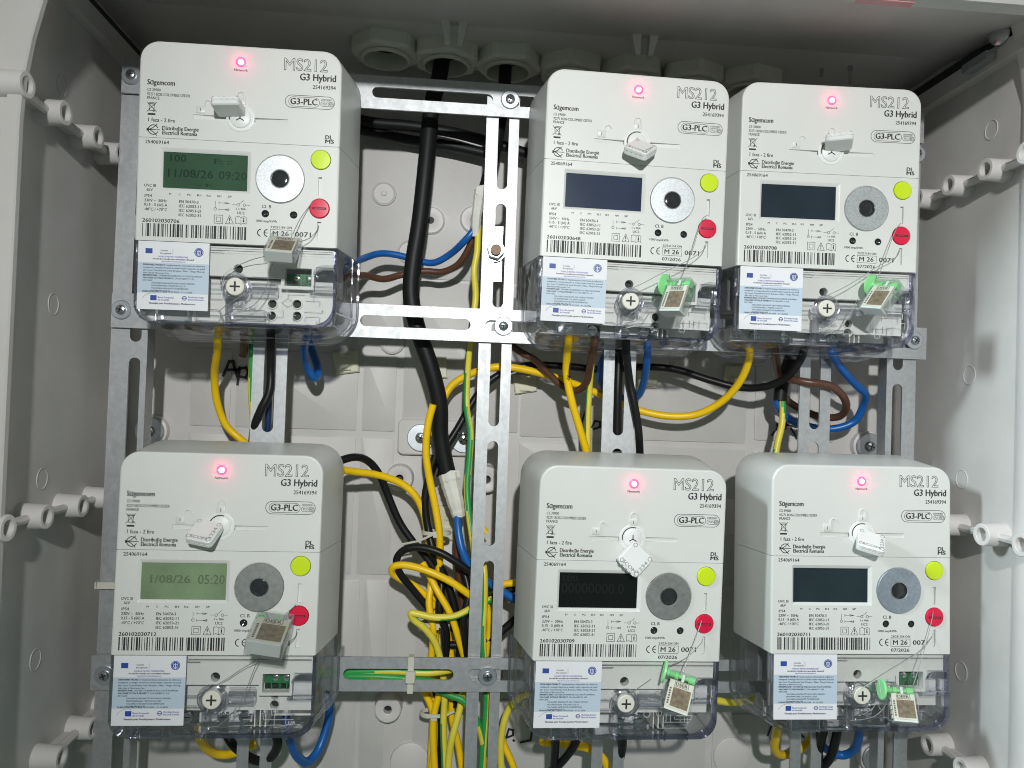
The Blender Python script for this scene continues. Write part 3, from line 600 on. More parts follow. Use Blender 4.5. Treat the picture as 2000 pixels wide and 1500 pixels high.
ME['chB'] = chamber((-112, [(21.5, -104.4), (21.3, -111), (5.5, -104.6)]))
ME['chC'] = chamber((-107, [(37.5, -96.5), (37.5, -103)]))
b = MB(); b.box(30.5, 47.8, 12, 22, -93, -84)
for x in (34.6, 40.2, 44.6): b.box(x, x+.7, 11.2, 12, -93, -84)
ME['conn'] = b.mesh('green_connector', 'terminal')
b = MB(); b.rev((0, 0, 0), 'y', [(0, 2), (-.8, 2), (-1, 1.6)], 14); b.box(-1.6, 1.6, -1.05, -.9, -.25, .25, 1); ME['cscrew'] = b.mesh('connector_screw', ['chrome', 'dark'])
# clear cover: a shell that widens towards the wall, drawn as its outer skin and the moulded edge
def cov(ins, g): return rr(-W0+ins-g, W0-ins+g, -121+ins-g, -67.6, (13+g*1.2, 13+g*1.2, .5, .5), 8)
b = MB(); b.loft([at(cov(2.2, 0), 1.0), at(cov(.5, 0), 1.0), at(cov(0, 0), 1.7), at(cov(0, 3.4), 28), at(cov(0, 7), 52), at(cov(-.6, 8), 57)], cap0=True)
b.loft([at(cov(2.4, 0), 4), at(cov(2.4, 3), 28), at(cov(2.2, 6.2), 55)])
ME['cover'] = b.mesh('terminal_cover', 'clear', 40)
b = MB(); oo, ii = cov(0, 0), cov(2.1, 0); n = len(oo)
idx = list(range(0, n))
o2 = [p for p in oo]; i2 = [p for p in ii]
def seg(a0, a1): return [k % n for k in range(a0, a1)]
# from the top left corner round the bottom to the top right
sel = seg(27+1, 27+1+27)
oo = list(oo)+[(-5, -121)]; ii = list(ii)+[(-5, -118.9)]
rings = [[(oo[k][0], 1.2, oo[k][1]), (ii[k][0], 1.2, ii[k][1]), (ii[k][0], 6.5, ii[k][1]), (oo[k][0]-(.4 if oo[k][0] > 0 else -.4), 6.5, oo[k][1])] for k in [n]+list(range(9, 18))+[18]]
b.loft(rings, True, True); ME['rim'] = b.mesh('cover_edge', 'rim', 40)
b = MB(); b.loft([[(oo[k][0], 1.2, oo[k][1]), (ii[k][0], 1.2, ii[k][1]), (ii[k][0], 6.5, ii[k][1]), (oo[k][0], 6.5, oo[k][1])] for k in [35]+list(range(0, 9))+[n]], True, True); ME['rim2'] = b.mesh('cover_edge', clear('pale moulded edge', (.90, .90, .93), fac=.14, edge=.6, rough=.1), 40)
b = MB()                                                            # moulded tubes, pockets and the screw boss of the cover
b.rev((0, 0, -95.5), 'y', [(0.9, 9.3), (-1.2, 9.2), (-1.6, 8.4), (-1.6, 7.2), (0.6, 7), (16, 6.8)], 32, cap0=False, cap1=False)
b.box(8.5, 26, 2, 9, -99.5, -93); b.tube([(9, 1.2, -93.4), (25.5, 1.2, -93.4)], .75); b.tube([(9, 1.2, -99), (25.5, 1.2, -99)], .75)
lp = rr(-4, 21, -117.3, -111, 3.1, 5); b.tube([(x, .8, z) for x, z in lp+lp[:1]], .7, 6); b.box(-3, 18, 2, 8, -116.5, -112)
b.box(-6.4, -4.6, .4, 12, -121, -103)
b.box(-49, -31, 2, 10, -121, -112); b.tube([(-50, .8, -111.5), (-30, .8, -111.5)], .8); b.tube([(-50, .8, -120), (-30, .8, -120)], .8); b.tube([(-50, .8, -120), (-50, .8, -111)], .8); b.tube([(-30, .8, -121), (-30, .8, -111)], .9)
lp = rr(-26, -9, -119, -111.5, 2.6, 5); b.tube([(x, .8, z) for x, z in lp+lp[:1]], .7, 6)
b.tube([(-62, 1.2, -93.8), (-9.6, 1.2, -93.8)], .6); b.tube([(-62, 1.2, -100.5), (-9.6, 1.2, -100.5)], .6); b.tube([(9.6, 1.2, -88.6), (27, 1.2, -88.6)], .4)
lp = rr(50.2, 64, -93.5, -79.5, (1, 1, 1, 6), 5); b.tube([(x, 1.0, z) for x, z in lp], .55, 6); b.box(51, 63, 3, 14, -93, -80)
b.box(47, 64.5, 1.5, 9, -97, -95.6)
for y, g in ((56.3, 7.9), (40, 5.4)):
    lp = cov(0, g); b.tube([(x, y, z) for x, z in [lp[35]]+lp[:19]], .9 if y > 50 else .45, 6)
for k in (4, 13, 1, 16):
    b.tube([(cov(0, g)[k][0], y, cov(0, g)[k][1]) for y, g in ((2, 0), (28, 3.4), (52, 7))], .55, 6)
for x in (-48, -34, 30, 46): b.box(x, x+1, 6, 55, -124, -118)
b.tube([(9*math.cos(R(a)), .4, -95.5+9*math.sin(R(a))) for a in range(0, 361, 15)], .8, 6); b.tube([(7.1*math.cos(R(a)), .2, -95.5+7.1*math.sin(R(a))) for a in range(0, 361, 15)], .45, 6)
b.rev((57, 18, -87), 'y', [(0, 5.4), (26, 5.4), (26, 3.6), (0, 3.6)], 20, cap0=False, cap1=False)
ME['mould'] = b.mesh('cover_moulding', 'clearthick', 40)
b = MB(); b.box(-62, -9, .9, 1.3, -72.2, -71.9); b.box(-62, 62, .9, 1.3, -70.4, -70.1); ME['coverline'] = b.mesh('cover_lines', 'greyink')
# engraved wiring diagrams on the clear front
def eng(kind):
    b = MB(); y = .86
    if kind == 0:
        text(b, [('+P3-P4', -.5, 12, 107.5, 2.6), ('L', 37, 39, 113, 2.2), ('N', 21, 23, 113, 2.4), ('1/4', 52, 56, 115, 2.2)], y)
        for r in ([(29, -101), (33, -98), (37, -101), (33, -104), (29, -101)], [(33, -97.5), (33, -95.5), (50, -95.5), (50, -100)], [(45, -99.5), (54, -99.5), (54, -103)], [(44, -107), (56, -107), (56, -105)], [(26, -111), (30, -111), (30, -106)], [(45, -110), (54, -110), (54, -116), (45, -116), (45, -110)]): b.strip(r, .35, y)
    elif kind == 1:
        text(b, [('1/14', 53, 60, 113, 2.4), ('+P3G', 1, 11, 104.5, 2.6)], y)
        for x in (38, 41, 45, 48, 52): b.strip([(x, -103), (x, -108)], .4, y)
        for r in ([(36, -101), (36, -115), (40, -115), (40, -104)], [(44, -100), (44, -97), (56, -97), (56, -101)], [(48, -104), (58, -104), (58, -108)], [(28, -112), (48, -112), (48, -108)], [(36, -105), (50, -105)]): b.strip(r, .35, y)
    elif kind == 2:
        text(b, [('1', 24, 26, 105, 2.4), ('3', 32, 34, 105, 2.4), ('4', 38.5, 41, 105, 2.4), ('8', 46, 48.4, 105, 2.4), ('1/4', 49, 53, 112, 2.2), ('+P3.PS+', 1, 19, 105.5, 2.4)], y)
        for x in (25, 33, 39.8, 47.2): b.strip([(x-2, -102), (x+2, -102), (x+2, -106), (x-2, -106), (x-2, -102)], .3, y)
        for r in ([(20, -109), (25, -109), (25, -106)], [(33, -106), (33, -109), (52, -109)], [(20, -112.5), (39.8, -112.5), (39.8, -106)], [(47.2, -106), (47.2, -112), (52, -112)]): b.strip(r, .3, y)
    else:
        text(b, [('+RSO+', -2, 9, 107, 2.2)], y)
        for x in (29, 32, 39, 42): b.strip([(x, -103), (x, -109)], .3, y)
        for r in ([(27, -109), (45, -109)], [(24, -113), (44, -113), (44, -106)], [(35, -103), (35, -107), (47, -107)]): b.strip(r, .25, y)
        b.ringflat(15.5, -103.5, 2.2, .5, y, n=14); b.ringflat(24, -103, 1.8, .35, y, n=14)
    return b.mesh('engraved_diagram', 'engrave', 0, weld=False)
ME['eng'] = [eng(k) for k in range(4)]
b = MB(); b.rev((0, 0, -95.5), 'y', [(6, 5.9), (-1.6, 5.9), (-2.1, 5.4)], 28, cap0=False); ME['cvs'] = b.mesh('cover_screw', 'whitescrew')
b = MB(); b.box(-3.3, 3.3, -2.16, -2.0, -96.1, -94.9); b.box(-.6, .6, -2.18, -2.0, -98.8, -92.2); ME['cross'] = b.mesh('cross_slot', 'ink')
# project sticker
def sticker():
    b = MB(); x0, x1, z0, z1 = -62.4, -17.4, -112.2, -67.7
    b.box(x0, x1, -.12, .6, z0, z1); b.rect(x0+.02, x1-.02, -101.4, -81.6, -.16, 1)
    st = b.mesh('project_sticker', ['paper', 'paleblue'], 0)
    b = MB(); y = -.22
    b.rect(-57.8, -53.4, -75.7, -72.4, y, 0); b.rect(-40.6, -40.4, -76, -72.6, y, 0)
    b.disc(-24, -73.9, 2.9, y, 26, 0); b.ringflat(-24, -73.9, 2.35, .18, y-.03, n=20, mi=2); b.strip([(-25.2, -72.9), (-25, -75), (-24, -76), (-23, -75), (-22.8, -72.9)], .35, y-.03, 2); b.strip([(-24, -72.7), (-24, -75.5)], .5, y-.03, 2); b.strip([(-25.2, -73.2), (-22.8, -73.2)], .3, y-.03, 2)
    text(b, [('Comisia', -48.3, -43.5, 74, 1.0), ('Europeană', -48.3, -41.6, 75.8, 1.0)], y, 3)
    text(b, [('FONDUL PENTRU MODERNIZARE', -49.5, -30.8, 78, .95, .025), ('https://www.modernisationfund.eu', -47.4, -32.5, 81.0, .85)], y, 1)
    BODY = [('DENUMIRE PROIECT:', -59, -45, 83.5, 1.0, .03), ('Implementarea sistemului de măsurare', -44.2, -20, 83.5, .95), ('inteligentă a energiei electrice la nivelul rețelei respective de joasă', -59, -20, 85.3, .95), ('din zona Transilvania Sud: Brașov, Sibiu, Târgu Mureș,', -59, -20, 87.1, .95), ('Alba Iulia și Miercurea Ciuc', -59, -42.5, 88.8, .95),
            ('BENEFICIAR:', -59, -49.8, 90.4, 1.0, .03), ('DISTRIBUȚIE ENERGIE ELECTRICĂ ROMÂNIA', -49, -21.5, 90.4, .95), ('VALOARE TOTALĂ PROIECT:', -59, -39.6, 92.1, 1.0, .03), ('274.244.807,71 LEI', -39, -27, 92.1, .95), ('DIN CARE:', -59, -53, 93.7, .9), ('VALOAREA ASIGURATĂ DIN FONDUL PENTRU', -53.5, -26, 95.3, .9), ('MODERNIZARE: 178.292.015,22 LEI', -53.5, -32, 97, .9), ('VALOAREA ASIGURATĂ DE BENEFICIAR', -53.5, -30, 98.7, .9), ('81.949.942,42 LEI', -53.5, -42, 100.2, .85), ('DURATA PROIECTULUI:', -59, -43.5, 100.95, 1.0, .03), ('14.03.2024 - 31.12.2026', -42.8, -27.5, 100.95, .95)]
    BODY += [('Accelerăm tranziția spre neutralitate climatică', -53, -27, 79.5, .9, .02), ('Finanțat prin Fondul pentru Modernizare', -54.5, -25.5, 108.6, 1.1, .025)]
    BODY = [l[:5]+(.045 if len(l) > 5 else .02,) for l in BODY]
    text(b, BODY, y, 3)
    b.rect(-54, -50, -106.2, -102.9, y, 0); b.ringflat(-52.5, -109, 7.5, .2, y, 75, 150, 10, 4)
    text(b, [('Banca Europeană', -49.2, -39.3, 104.7, 1.05, .02), ('de Investiții', -49.2, -42.3, 106.3, 1.05, .02), ('Distribuție Energie', -30, -20.2, 104.0, 1.05, .02), ('Electrică Romania', -30, -20.2, 105.6, 1.05, .02)], y, 0)
    b.ringflat(-32.4, -104.3, 1.25, .4, y, 20, 340, 14); b.strip([(-34, -104.3), (-31, -104.3)], .4, y)
    return st, b.mesh('sticker_print', ['blueink', 'violetink', 'paper', 'blackink', 'greyink'], 0, weld=False)
ME['sticker'], ME['stickprint'] = sticker()

def barcode(serial):
    rnd = random.Random(int(serial)); b = MB(); text(b, [(serial, -60.4, -37, 55.2, 2.35, .025)], Y0)
    pat = []
    for ch in range(14):                                             # wide and narrow bars, eleven modules to a character
        while True:
            w = [rnd.choice((1, 1, 2, 2, 3, 4)) for _ in range(6)]
            if sum(w) == 11: break
        pat += w
    tot = sum(pat); x = -60.3; k = 67/tot
    for i, w in enumerate(pat):
        if i % 2 == 0: b.rect(x, x+w*k*.95, -64.5, -56, Y0)
        x += w*k
    return b.mesh('serial_label', 'ink', 0, weld=False)

POSE = [((-144.39, -3.49, 163.68), ((.99995, -.00533, -.00855), (.00521, .99988, -.01474), (.00863, .01469, .99985))),
        ((123.47, 6.06, 167.01), ((.99994, -.00316, .01066), (.00327, .99994, -.01039), (-.01063, .01042, .99989))),
        ((263.29, 3.98, 167.75), ((.99923, .03923, -.00084), (-.03924, .99913, -.01381), (.00029, .01383, .9999))),
        ((-147.3, -1.67, -105.23), ((.99998, -.00602, -.00174), (.00606, .99973, .02222), (.00161, -.02223, .99975))),
        ((126.17, -4.85, -106.83), ((.99948, -.03091, .0095), (.03101, .99946, -.01109), (-.00915, .01138, .99989))),
        ((291.35, -.03, -101.69), ((.99984, .01538, -.00899), (-.0152, .99969, .01959), (.00929, -.01945, .99977)))]
#        serial, screen, digits, ring, chamber, engraving, tag (x, y, z, tilt, spin, roll), label
MET = [('260102030706', 'lcdgreen', 'dg0', 'zinc', 'chA', 0, (-5.5, -8.5, 20.0, -97, 0, -4), 'white electricity meter with a green screen showing date and time, top left of the six'),
       ('260102030648', 'lcdnavy', None, 'zinc', 'chB', 1, (.5, -8.5, 8.0, -48, 38, 0), 'white electricity meter with a blank navy screen, its lock tag hanging down, upper middle'),
       ('260102030708', 'lcdslate', None, 'zinc', 'chB', 1, (1.5, -8.5, 20.5, -100, 22, 2), 'white electricity meter with blank dark screen and raised lock tag, top right of the six'),
       ('260102030712', 'lcdolive', 'dg3', 'greyzinc', 'chC', 2, (-7.5, -7.5, 12.5, -52, 14, 0), 'white electricity meter with a pale olive screen, lower left above the yellow loop'),
       ('260102030709', 'lcdblack', 'dg4', 'greyzinc', 'chC', 3, (.4, -6.2, 3.0, -8, 43, 0), 'white electricity meter with a black screen and flat hanging square lock tag, lower middle'),
       ('260102030711', 'lcdteal', None, 'bluezinc', 'chC', 3, (2.0, -8.0, 11.0, -56, 26, 0), 'white electricity meter with a bluish steel disc, bottom right of the six')]
MW = []
for k, (ser, scr, dg, rg, ch, en, tg, lab) in enumerate(MET):
    loc, rot = POSE[k]
    t = thing('electricity_meter', lab, 'electricity meter', (0, 0, 0), 'electricity meters on the steel strips')
    mw = Matrix.Translation(Vector(loc)*S) @ Matrix(rot).to_4x4(); t.matrix_world = mw; MW.append(Matrix.Translation(Vector(loc)) @ Matrix(rot).to_4x4())
    up = obj('upper_housing', ME['up'], t); lo = obj('lower_housing', ME['lo'], t); obj('seam_shade', ME['gap_fill'], lo); obj('button_well', ME['shade'], lo)
    led = obj('network_light', ME['led'], t, (-.6, 0, 52.7)); obj('halo_ring', ME['ledhalo'], led)
    l = bpy.data.lights.new('diode_glow', 'POINT'); l.energy = 1.9e-3; l.color = (1, .0, .15); l.shadow_soft_size = .0012
    lo_ = bpy.data.objects.new('diode_glow', l); col.objects.link(lo_); lo_.parent = t; lo_.location = Vector((-.6, -2.6, 52.7))*S
    obj('printed_text', ME['print'], t); obj('outlined_title', ME['title'], t); obj('serial_label', barcode(ser), t)
    obj('lock_symbol', ME['lockc'], up); obj('lock_symbol', ME['locko'], up)
    d = obj('seal_dial', ME['dial'], t); obj('dial_marks', ME['dialmark'], d)
    g = obj('lock_tag', ME['tag'], t); g.matrix_local = Matrix.Translation(Vector(tg[:3])*S) @ Matrix.Rotation(R(tg[5]), 4, 'Y') @ Matrix.Rotation(R(tg[3]), 4, 'X') @ Matrix.Rotation(R(tg[4]), 4, 'Y') @ Matrix.Scale(1.12, 4)
    obj('embossed_letters', ME['tagtext'], g)
    obj('display_frame', ME['bezel'], t); s = obj('display_screen', ME['screens'][scr], t)
    if dg: obj('display_digits', ME[dg], s)
    obj('magnet_ring', ME['rings'][rg], t); obj('optical_port', ME['port'], t); obj('push_button', ME['lime'], t)
    rb = obj('seal_button', ME['red'], t); obj('slot', ME['redslot'], rb); obj('indicator_lens', ME['ind'], t)
    obj('terminal_plate', ME[ch], t); c = obj('green_connector', ME['conn'], t)
    for x in (37.6, 45.0) if k in (0, 3, 5) else (37.6, 45.0): obj('connector_screw', ME['cscrew'], c, (x-.2, 12, -87 if k == 0 else -85.4))
    cv = obj('terminal_cover', ME['cover'], t); obj('cover_edge', ME['rim'], cv); obj('cover_edge', ME['rim2'], cv); obj('cover_moulding', ME['mould'], cv); obj('cover_lines', ME['coverline'], cv); obj('engraved_diagram', ME['eng'][en], cv)
    cs = obj('cover_screw', ME['cvs'], t); obj('cross_slot', ME['cross'], cs)
    st = obj('project_sticker', ME['sticker'], t); obj('sticker_print', ME['stickprint'], st)

# ------------------------------------------------------------------ wire seals hanging on the meters
def smooth(pts, n=6):
    pts = [Vector(p) for p in pts]
    if len(pts) < 3: return pts
    out = []; q = [pts[0]*2-pts[1]]+pts+[pts[-1]*2-pts[-2]]
    for i in range(1, len(q)-2):
        p0, p1, p2, p3 = q[i-1:i+3]
        for k in range(n):
            t = k/n; out.append(.5*((2*p1)+(p2-p0)*t+(2*p0-5*p1+4*p2-p3)*t*t+(3*p1-p0-3*p2+p3)*t**3))
    return out+[pts[-1]]
b = MB(); b.loft([at(rr(-8, 8, -11.5, 11, 1.2, 3), y) for y in (-3.6, 3.6)], True, True); ME['sbody'] = b.mesh('seal_body', 'seal', 40)
b = MB(); b.box(-7, 7, -3.3, -1.5, -9.6, 6.0); b.box(-7, 7, -3.3, 2.6, -11, -9.7, 1)
for k in range(5): b.box(-7.5, -6.6, -1.2, 2.6, -9+2.7*k, -7+2.7*k, 1)
ME['slabel'] = b.mesh('seal_label', ['sealpaper', 'sealwhite'], 0)
b = MB(); text(b, [('DEER', -3.2, 3.6, -3.4, 1.7, .03)], -3.36); b.strip([(-3.8, 2.9), (4.2, 2.9), (4.2, 5.7), (-3.8, 5.7), (-3.8, 2.9)], .25, -3.36); b.rect(-4.2, 6.2, -8.6, 2.2, -3.36, 1)
for k in range(7): b.rect(-6.2, -5.2, -7.8+1.4*k, -6.9+1.4*k, -3.36, 0)
ME['sprint'] = b.mesh('seal_print', ['sealprint', 'sealpatch'], 0, weld=False)
def rotor(disc):
    if not disc:
        b = MB(); b.rev((0, 0, 8.4), 'x', [(-7.6, 1.8), (-5.2, 2.2), (-4.2, 1.5)], 14); b.rev((0, 0, 8.4), 'x', [(-4.2, 1.3), (5.5, 1.3), (5.6, 2), (7, 2)], 14, mi=1); b.rev((0, 0, 8.4), 'x', [(.6, 1.9), (2.4, 1.9)], 14)
        return b.mesh('green_rotor', ['sealgreen', 'sealwhite'], 35)
    b = MB(); b.rev((0, 0, 8.4), 'x', [(-8.6, 1.8), (-5.2, 1.8), (-5, 2.4), (-3, 2.4), (-2.8, 1.3), (-1, 1.3), (-.8, 2.2), (.9, 2.2), (1, 1.4), (3, 1.4), (3.2, 2.3), (7, 2.3), (7.2, 1.6)], 16)
    if disc: ca, sa = math.cos(R(disc)), math.sin(R(disc)); D = Vector((-ca, -sa, 0)); c = Vector((-8, 0, 8.4)); b.rev(c, D, [(-1, 1.6), (2.2, 2.2), (3.2, 6.7), (4.0, 6.7), (4.4, 6.2)], 28); u = Vector((-sa, ca, 0)); m_ = c+D*4.5; b.add([m_+u*k*.35+Vector((0, 0, h*5.6)) for k, h in ((-1, -1), (1, -1), (1, 1), (-1, 1))], [(0, 1, 2, 3)], 1)
    b.box(-.8, .8, -2.4, -2.0, 6.2, 10.4, 1)
    return b.mesh('green_rotor', ['sealgreen', 'sealwhite'], 35)
ME['rot'] = {k: rotor(k) for k in (0, 12, .001)}
SEALS = [  # meter, pixel, depth, (tilt, yaw, roll), disc, scale, wires (pixel runs with depth), label
    ((553, 484), -18, (-52, 0, 2), 0, 1.2, [[(625, 378, 1), (610, 395, -3), (588, 425, -8), (572, 456, -12)], [(624, 436, 1), (618, 452, -4), (605, 465, -8), (586, 472, -12)], [(519, 500, -10), (490, 508, -6), (462, 520, -3), (445, 530, -4), (433, 543, -4), (431, 556, -2)], [(536, 508, -12), (527, 530, -8), (518, 566, -6), (500, 592, -4), (480, 604, -3), (450, 616, -3), (432, 614, -2), (431, 605, -2), (452, 590, -4), (478, 574, -4)]], 'clear tamper seal hanging over the barcode of the top left green-screen meter'),
    ((1323, 580), -16, (-12, 52, 20), 0.001, 1.14, [[(1382, 420, 1), (1370, 432, -4), (1352, 490, -8), (1328, 550, -12)], [(1380, 472, 1), (1374, 488, -3), (1345, 508, -6), (1300, 530, -6), (1258, 552, -4), (1230, 565, -3)], [(1280, 584, -10), (1262, 610, -6), (1240, 635, -4), (1222, 641, -3)], [(1248, 601, -4), (1230, 615, -3), (1205, 636, -3)], [(1308, 552, -12), (1307, 535, -14)]], 'clear tamper seal with pale green disc, on the upper middle navy-screen meter'),
    ((1722, 580), -16, (-6, 66, 34), 0.001, 1.14, [[(1759, 436, 1), (1748, 452, -4), (1730, 500, -8), (1713, 548, -12)], [(1758, 486, 1), (1750, 502, -4), (1715, 520, -6), (1660, 555, -5), (1610, 580, -3)], [(1675, 584, -10), (1662, 610, -6), (1642, 640, -4), (1610, 655, -3)], [(1636, 622, -4), (1610, 640, -3), (1585, 650, -3)]], 'clear tamper seal tilted sideways with round green disc, on the top right meter'),
    ((527, 1238), -24, (-70, -5, 4), 0, 1.45, [[(583, 1176, 1), (575, 1184, -4), (558, 1200, -10), (553, 1214, -14)], [(520, 1196, -8), (522, 1206, -12), (520, 1220, -16)], [(581, 1232, 1), (576, 1244, -6), (560, 1258, -12)], [(512, 1286, -12), (480, 1302, -6), (440, 1328, -4), (385, 1358, -3)], [(508, 1280, -12), (495, 1310, -8), (480, 1350, -5), (460, 1385, -4), (430, 1415, -3), (415, 1420, -3)], [(437, 1365, -4), (432, 1385, -4), (410, 1402, -3), (385, 1416, -3)]], 'large clear tamper seal with white lower edge, on the lower left olive-screen meter'),
    ((1329, 1352), -17, (-8, 26, 15), 12, 1.12, [[(1374, 1194, 1), (1368, 1220, -5), (1350, 1270, -8), (1333, 1316, -12)], [(1372, 1246, 1), (1368, 1258, -4), (1340, 1285, -8), (1303, 1304, -14), (1304, 1322, -13)], [(1272, 1326, -10), (1240, 1348, -5), (1200, 1372, -3)], [(1284, 1350, -8), (1262, 1370, -4), (1244, 1372, -3)]], 'clear tamper seal with green knob at its left, on the lower middle black-screen meter'),
    ((1763, 1376), -17, (-30, 20, 8), 12, 1.05, [[(1824, 1180, 1), (1820, 1210, -5), (1805, 1270, -8), (1784, 1338, -12)], [(1823, 1236, 1), (1816, 1250, -4), (1795, 1274, -7), (1740, 1308, -6), (1690, 1340, -4), (1660, 1356, -3)], [(1736, 1366, -8), (1722, 1388, -5), (1700, 1402, -4), (1660, 1408, -3)], [(1710, 1365, -4), (1706, 1382, -4), (1685, 1396, -3)], [(1749, 1338, -14), (1749, 1320, -15)]], 'clear tamper seal with green flared knob, on the bottom right bluish-disc meter')]
for (pu, pv), y, (ti, ya, ro), dsc, scl, wires, lab in SEALS:
    q = P(pu, pv, y); t = thing('tamper_seal', lab, 'tamper seal', q, 'tamper seals on the meters')
    bd = bpy.data.objects.new('seal_body', ME['sbody']); col.objects.link(bd); bd.parent = t
    mm = Matrix.Rotation(R(ro), 4, 'Y') @ Matrix.Rotation(R(ti), 4, 'X') @ Matrix.Rotation(R(-ya), 4, 'Z') @ Matrix.Scale(scl, 4)
    bd.matrix_local = mm
    lb = obj('seal_label', ME['slabel'], t); lb.matrix_local = mm; obj('seal_print', ME['sprint'], lb)
    r_ = obj('green_rotor', ME['rot'][dsc], t); r_.matrix_local = mm
    for wps in wires:
        b = MB(); b.tube([p-q for p in smooth([P(*w) for w in wps], 7)], .26, 6); obj('seal_wire', b.mesh('seal_wire', 'wire'), t)

# ------------------------------------------------------------------ cables and wires
def cable(name, label, cat, pts, r, m, n=10, group=None, twist=None):
    if r < 3.3: r *= 1.13
    c = smooth([P(*p) for p in pts], 8); c0 = c[0]
    b = MB()
    if m == 'yg':
        tw = twist if twist is not None else .10; ph = random.random()*6
        b.tube([p-c0 for p in c], r, 12, mifun=lambda k, i, n: 1 if ((i/n*2*math.pi+ph+tw*k) % (2*math.pi)) < 2.1 else 0); me = b.mesh(name, ['paleyellow', 'green'], 60)
    else: b.tube([p-c0 for p in c], r, n); me = b.mesh(name, m, 60)
    o = obj(name, me, None, c0); return tag(o, label, cat, group)
W = 'wire'; G = 'insulated wires between the meters'
cb = cable('thick_cable', 'thick black cable hanging from the second gland, ending in cream tape', 'cable', [(866, 96, 100), (858, 150, 96), (843, 210, 92), (832, 320, 88), (820, 430, 86), (806, 520, 84), (803, 580, 82), (815, 640, 82), (842, 720, 84), (858, 790, 88), (860, 850, 92), (872, 915, 94), (884, 950, 94)], 6.6, 'jacket', 14)
cable('thick_cable', 'black cable dropping from the third gland behind the middle upright strip', 'cable', [(988, 110, 102), (985, 170, 92), (976, 240, 84), (962, 310, 80), (947, 370, 80), (938, 392, 80)], 5.2, 'jacket', 14)
cable('thick_cable', 'upper of two black cables arching behind the top strip', 'cable', [(640, 215, 118), (720, 238, 116), (800, 246, 114), (880, 258, 112), (950, 276, 110), (1030, 300, 112)], 4.4, 'jacket')
cable('thick_cable', 'lower of two black cables arching behind the top strip', 'cable', [(640, 240, 122), (720, 256, 122), (800, 274, 120), (880, 285, 118), (950, 300, 116)], 4.4, 'jacket')
def tape(label, pts, rad, y):
    c = smooth([P(*p) for p in pts], 6); c0 = c[0]; rnd = random.Random(9); rads = [rad[0]+(rad[1]-rad[0])*i/(len(c)-1)+rnd.uniform(-.3, .3) for i in range(len(c))]
    b = MB(); b.tube([p-c0 for p in c], rads, 9); e = c[0]-c0; d = (c[1]-c[0]).normalized()
    s = Vector((d.z, 0, -d.x)); b.add([e-s*rad[0]-d*1.5+Vector((0, -3, 0)), e-s*2-d*3.5+Vector((0, -rad[0]-.3, 0)), e+s*3-d*1.6+Vector((0, -rad[0]-.2, 0)), e+s*3+d*5+Vector((0, -rad[0]-.3, 0)), e-s*rad[0]+d*4+Vector((0, -3, 0))], [(0, 1, 2, 3, 4)])
    return tag(obj('masking_tape', b.mesh('masking_tape', 'tape', 25), None, c0), label, 'tape', 'tape wraps on the cable ends')
tape('cream masking tape wrapped round the lower end of the thick black cable', [(877, 926, 94), (882, 950, 92), (889, 978, 90), (894, 998, 90), (896, 1010, 90)], (8.6, 4.9), 92)
tape('cream masking tape and torn end behind the middle upright strip, above the blue wire', [(938, 372, 78), (934, 400, 78), (930, 430, 78), (929, 462, 80)], (4.8, 3.4), 78)
RW = 2.45
def wire(label, pts, m, r=RW, tw=None): return cable('wire', label, W, pts, r, m, 10, G, tw)
# upper left
wire('blue wire sweeping from the torn tape behind the thick cable to the top left meter', [(927, 448, 80), (908, 470, 82), (880, 496, 96), (848, 513, 102), (815, 509, 104), (780, 499, 102), (745, 495, 98), (715, 503, 88), (680, 520, 60), (640, 560, 45)], 'blue')
wire('brown wire sweeping below the blue one to the top left meter', [(926, 450, 84), (916, 484, 88), (895, 516, 96), (865, 531, 102), (830, 530, 104), (790, 535, 104), (750, 545, 98), (710, 538, 86), (670, 545, 60), (640, 580, 45)], 'brown')
wire('long green and yellow earth wire weaving down left of the middle upright strip', [(934, 440, 80), (932, 490, 78), (926, 530, 78), (929, 580, 80), (921, 640, 80), (916, 690, 84), (912, 750, 88), (912, 800, 88), (919, 845, 86), (916, 905, 84), (912, 950, 82), (916, 1005, 78), (924, 1060, 74), (930, 1110, 76), (945, 1160, 84)], 'yg', 2.3, .05)
dotw = wire('yellow wire with a black dot dropping out of the top left meter cover', [(428, 600, 40), (426, 650, 44), (424, 690, 62), (419, 730, 84), (423, 780, 96), (440, 828, 104), (470, 858, 106), (500, 880, 100)], 'yellow', 2.6)
wire('black wire bending over the strip below the top left meter', [(530, 600, 40), (529, 660, 48), (529, 720, 56), (526, 765, 56), (510, 800, 56), (498, 830, 62), (493, 862, 70), (492, 890, 70)], 'black', 2.8)
wire('short brown wire stub below the top left meter cover', [(478, 610, 40), (477, 650, 50), (476, 688, 70), (474, 696, 72)], 'brown', 2.6)
wire('green and yellow wire hidden behind the strip below the top left meter', [(491, 640, 66), (493, 700, 70), (491, 760, 74), (495, 820, 80), (500, 870, 80)], 'yg', 2.3)
wire('blue wire loop hanging under the top left meter cover', [(606, 600, 40), (602, 640, 46), (594, 680, 66), (600, 715, 84), (614, 738, 92), (622, 725, 100), (612, 690, 108), (600, 660, 110)], 'blue', 2.8)
wire('dark blue wire seen through the strip slot below the top left meter', [(528, 660, 66), (527, 720, 68), (525, 790, 70), (522, 850, 74)], 'navy', 2.2)
q = P(419, 687, 58.6); b = MB(); b.rev((0, 0, 0), 'y', [(.6, 1.3), (-.3, 1.2), (-.5, .5)], 10); obj('marker_dot', b.mesh('marker_dot', 'marker'), dotw, Vector(q)-dotw.location/S)
